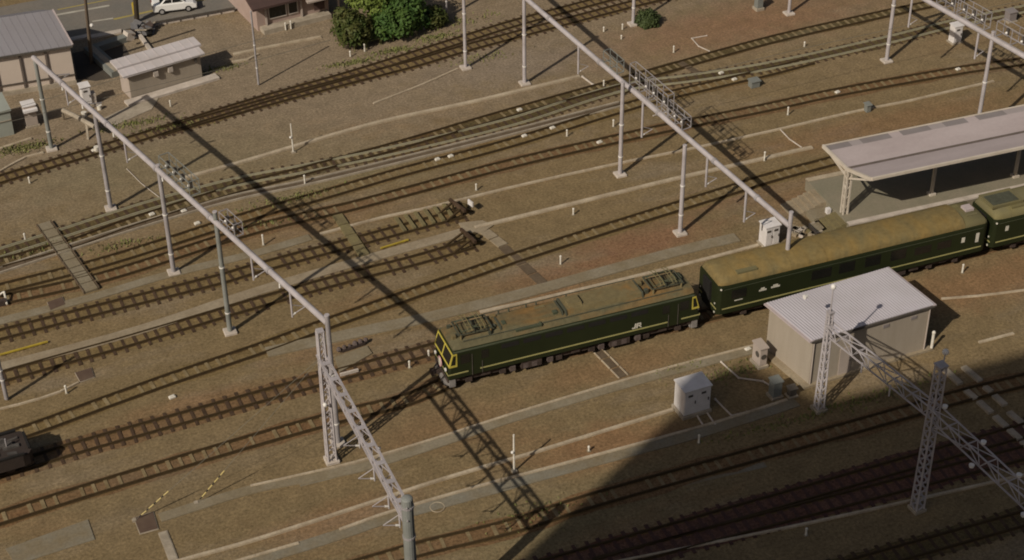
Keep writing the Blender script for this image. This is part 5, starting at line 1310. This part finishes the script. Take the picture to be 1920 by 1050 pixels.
# ------------------------------------------------------------------ vegetation
def leafcloud(mb, blobs, n, size, hollow=.55, seed=1):
    r = random.Random(seed); tot = sum(b[3]*b[4] for b in blobs)
    for (cx, cy, cz, rx, rz) in blobs:
        k = int(n*rx*rz/tot)
        for _ in range(k):
            t = r.uniform(0, 2*math.pi); zc = r.uniform(-.75, 1); q = math.sqrt(max(0, 1-zc*zc)); f = r.uniform(hollow, 1.0)*(1+.12*math.sin(5*t+cx)*math.cos(4*zc+cy))
            c = V((cx+rx*f*q*math.cos(t), cy+rx*f*q*math.sin(t), cz+rz*f*zc))
            if c.z < .05: continue
            out = V((q*math.cos(t), q*math.sin(t), zc+.3)).normalized()
            nrm = (out+V((r.uniform(-.8, .8), r.uniform(-.8, .8), r.uniform(-.5, .9)))).normalized()
            a = nrm.orthogonal().normalized(); b = nrm.cross(a); ang = r.uniform(0, 6.3); s = size*r.uniform(.6, 1.3)
            a, b = (a*math.cos(ang)+b*math.sin(ang))*s, (b*math.cos(ang)-a*math.sin(ang))*s*.6
            mb.add([c-a, c-b*.9, c+a, c+b*.9], [[0, 1, 2, 3]])
def leafy(mb_, name, m, t):
    me = bpy.data.meshes.new(name); o0 = ORG[t.name]; me.from_pydata([v-o0 for v in mb_.v], [], mb_.f); me.materials.append(M[m]); o = bpy.data.objects.new(name, me); COL.objects.link(o); o.parent = t; return o
def shrub(label, base, blobs, m, n, size=.2, seed=1, name='shrub', cat='shrub', trunk=1.2):
    b = at(*base); t = thing(name, label, cat, b)
    mb_ = MB(); leafcloud(mb_, [(b.x+x, b.y+y, z, rx, rz) for x, y, z, rx, rz in blobs], n, size, seed=seed); leafy(mb_, 'crown', m, t)
    tr = MB(); tr.tube(b-Z*.1, b+Z*trunk*.6, .12, .09, 8)
    for x, y, z, rx, rz in blobs: tr.tube(b+Z*trunk*.5, b+V((x, y, z)), .07, .025, 6)
    tr.build('trunk', 'bark', t)
shrub('dark olive shrub at the left end of the clump', (668, 92), [(-.1, .6, 1.6, 1.75, 1.6), (-.6, .7, 2.6, 1.2, 1.1), (.8, .9, 1.4, 1.3, 1.3)], 'leaf_dark', 4200, .19, 3)
shrub('tall bright yellow green tree in the middle of the clump', (712, 62), [(0, .9, 3.6, 1.9, 1.6), (-1.3, .9, 3.1, 1.3, 1.1), (1.0, 1.2, 3.0, 1.4, 1.2), (-.2, 1.3, 4.9, 1.6, 1.3), (.1, .3, 2.4, 1.2, 1.0)], 'leaf_bright', 4600, .18, 4, 'tree', 'tree', 2.6)
shrub('large deep green tree at the right of the clump', (748, 74), [(.2, .8, 1.7, 2.1, 1.8), (1.2, 1.0, 2.7, 1.7, 1.5), (-1.3, .7, 1.2, 1.5, 1.3), (.7, 1.4, 4.0, 1.6, 1.4), (2.3, 1.0, 1.3, 1.1, 1.2)], 'leaf_deep', 6400, .19, 5, 'tree', 'tree', 2.4)
shrub('low round shrub at the right end of the clump', (818, 56), [(0, .7, .95, 1.15, 1.1), (.5, .8, .7, .9, .8)], 'leaf_dark', 1800, .16, 6)
shrub('round clipped bush beside a grey pole', (1216, 48), [(0, .3, .45, 1.15, .95)], 'leaf_bush', 2600, .13, 7, 'bush', 'bush', .5)
def grass(label_z, spots, m='weed', n=500, seed=9):
    mb_ = MB(); r = random.Random(seed)
    for (x, y, rx, ry, k) in spots:
        P = at(x, y)
        for _ in range(k):
            c = P+V((r.gauss(0, rx*.5), r.gauss(0, ry*.5), 0)); a = r.uniform(0, 6.3); h = r.uniform(.08, .28); w_ = r.uniform(.04, .1); u = V((math.cos(a), math.sin(a), 0))
            mb_.add([c-u*w_, c+u*w_, c+V((r.uniform(-.12, .12), r.uniform(-.12, .12), h))], [[0, 1, 2]])
    me = bpy.data.meshes.new('weeds'); me.from_pydata(mb_.v, [], mb_.f); me.materials.append(M[m]); o = bpy.data.objects.new('weeds', me); COL.objects.link(o); struct(o, 'stuff'); o['label'] = label_z
grass('sparse green weeds growing in the ballast and along kerbs', [(660, 118, 2.5, .5, 260), (740, 95, 2.5, .5, 260), (820, 70, 2, .6, 200), (45, 278, 3, .8, 400), (540, 375, 4, .7, 220), (420, 128, 2, .6, 120), (1010, 960, 4, 1, 120), (1280, 690, 2, .5, 80), (250, 232, 3, .6, 260), (310, 240, 3, .5, 160),
       (230, 460, 3, .6, 120), (60, 470, 3, .8, 160), (900, 110, 3, .8, 120), (500, 420, 3, .5, 100), (1370, 700, 3, .8, 160), (1480, 790, 5, .5, 200), (1640, 745, 5, .6, 220), (870, 40, 3, 1, 150)])
t = thing('rail_fence', 'low green wire hoop fence in front of the shrubs', 'fence', at(700, 88))
m = MB()
for x, y in ((665, 98), (690, 90), (715, 84), (738, 78), (760, 72)):
    A, B = at(x, y), at(x+22, y-6); m.path([A, A+Z*.6, B+Z*.6, B], .03, 5)
m.split('hoop', 'weed', t)

# ------------------------------------------------------------------ the tower that shades the lower right
c0 = V((-37.0, 27.7, 0)); c0 = at(1343, 701)-V((math.cos(AZ), math.sin(AZ), 0))*(69/math.tan(EL))
tw = thing('tower_block', 'tall pale tower block beside the viewpoint whose shadow covers the lower right', 'tower', c0)
dA = V((1, -.02, 0)); Lt = 23.5
P = [c0, c0+V((2.4, .2, 0)), c0+V((5.0, -5.0, 0)), c0+V((Lt, -5.6, 0)), c0+V((Lt, -34, 0)), c0+V((0, -34, 0))]
MB().prism([(p.x, p.y) for p in P], -.1, 69).build('wall', 'tower', tw)
for i in range(21):
    z = 3+i*3.15
    m = MB()
    for a_, b_ in zip(P[:4], P[1:4]): m.bar(a_.lerp(b_, .03)+Z*z+V((0, .03, 0)), a_.lerp(b_, .97)+Z*z+V((0, .03, 0)), .06, 1.5)
    m.build('window', 'glass', tw)
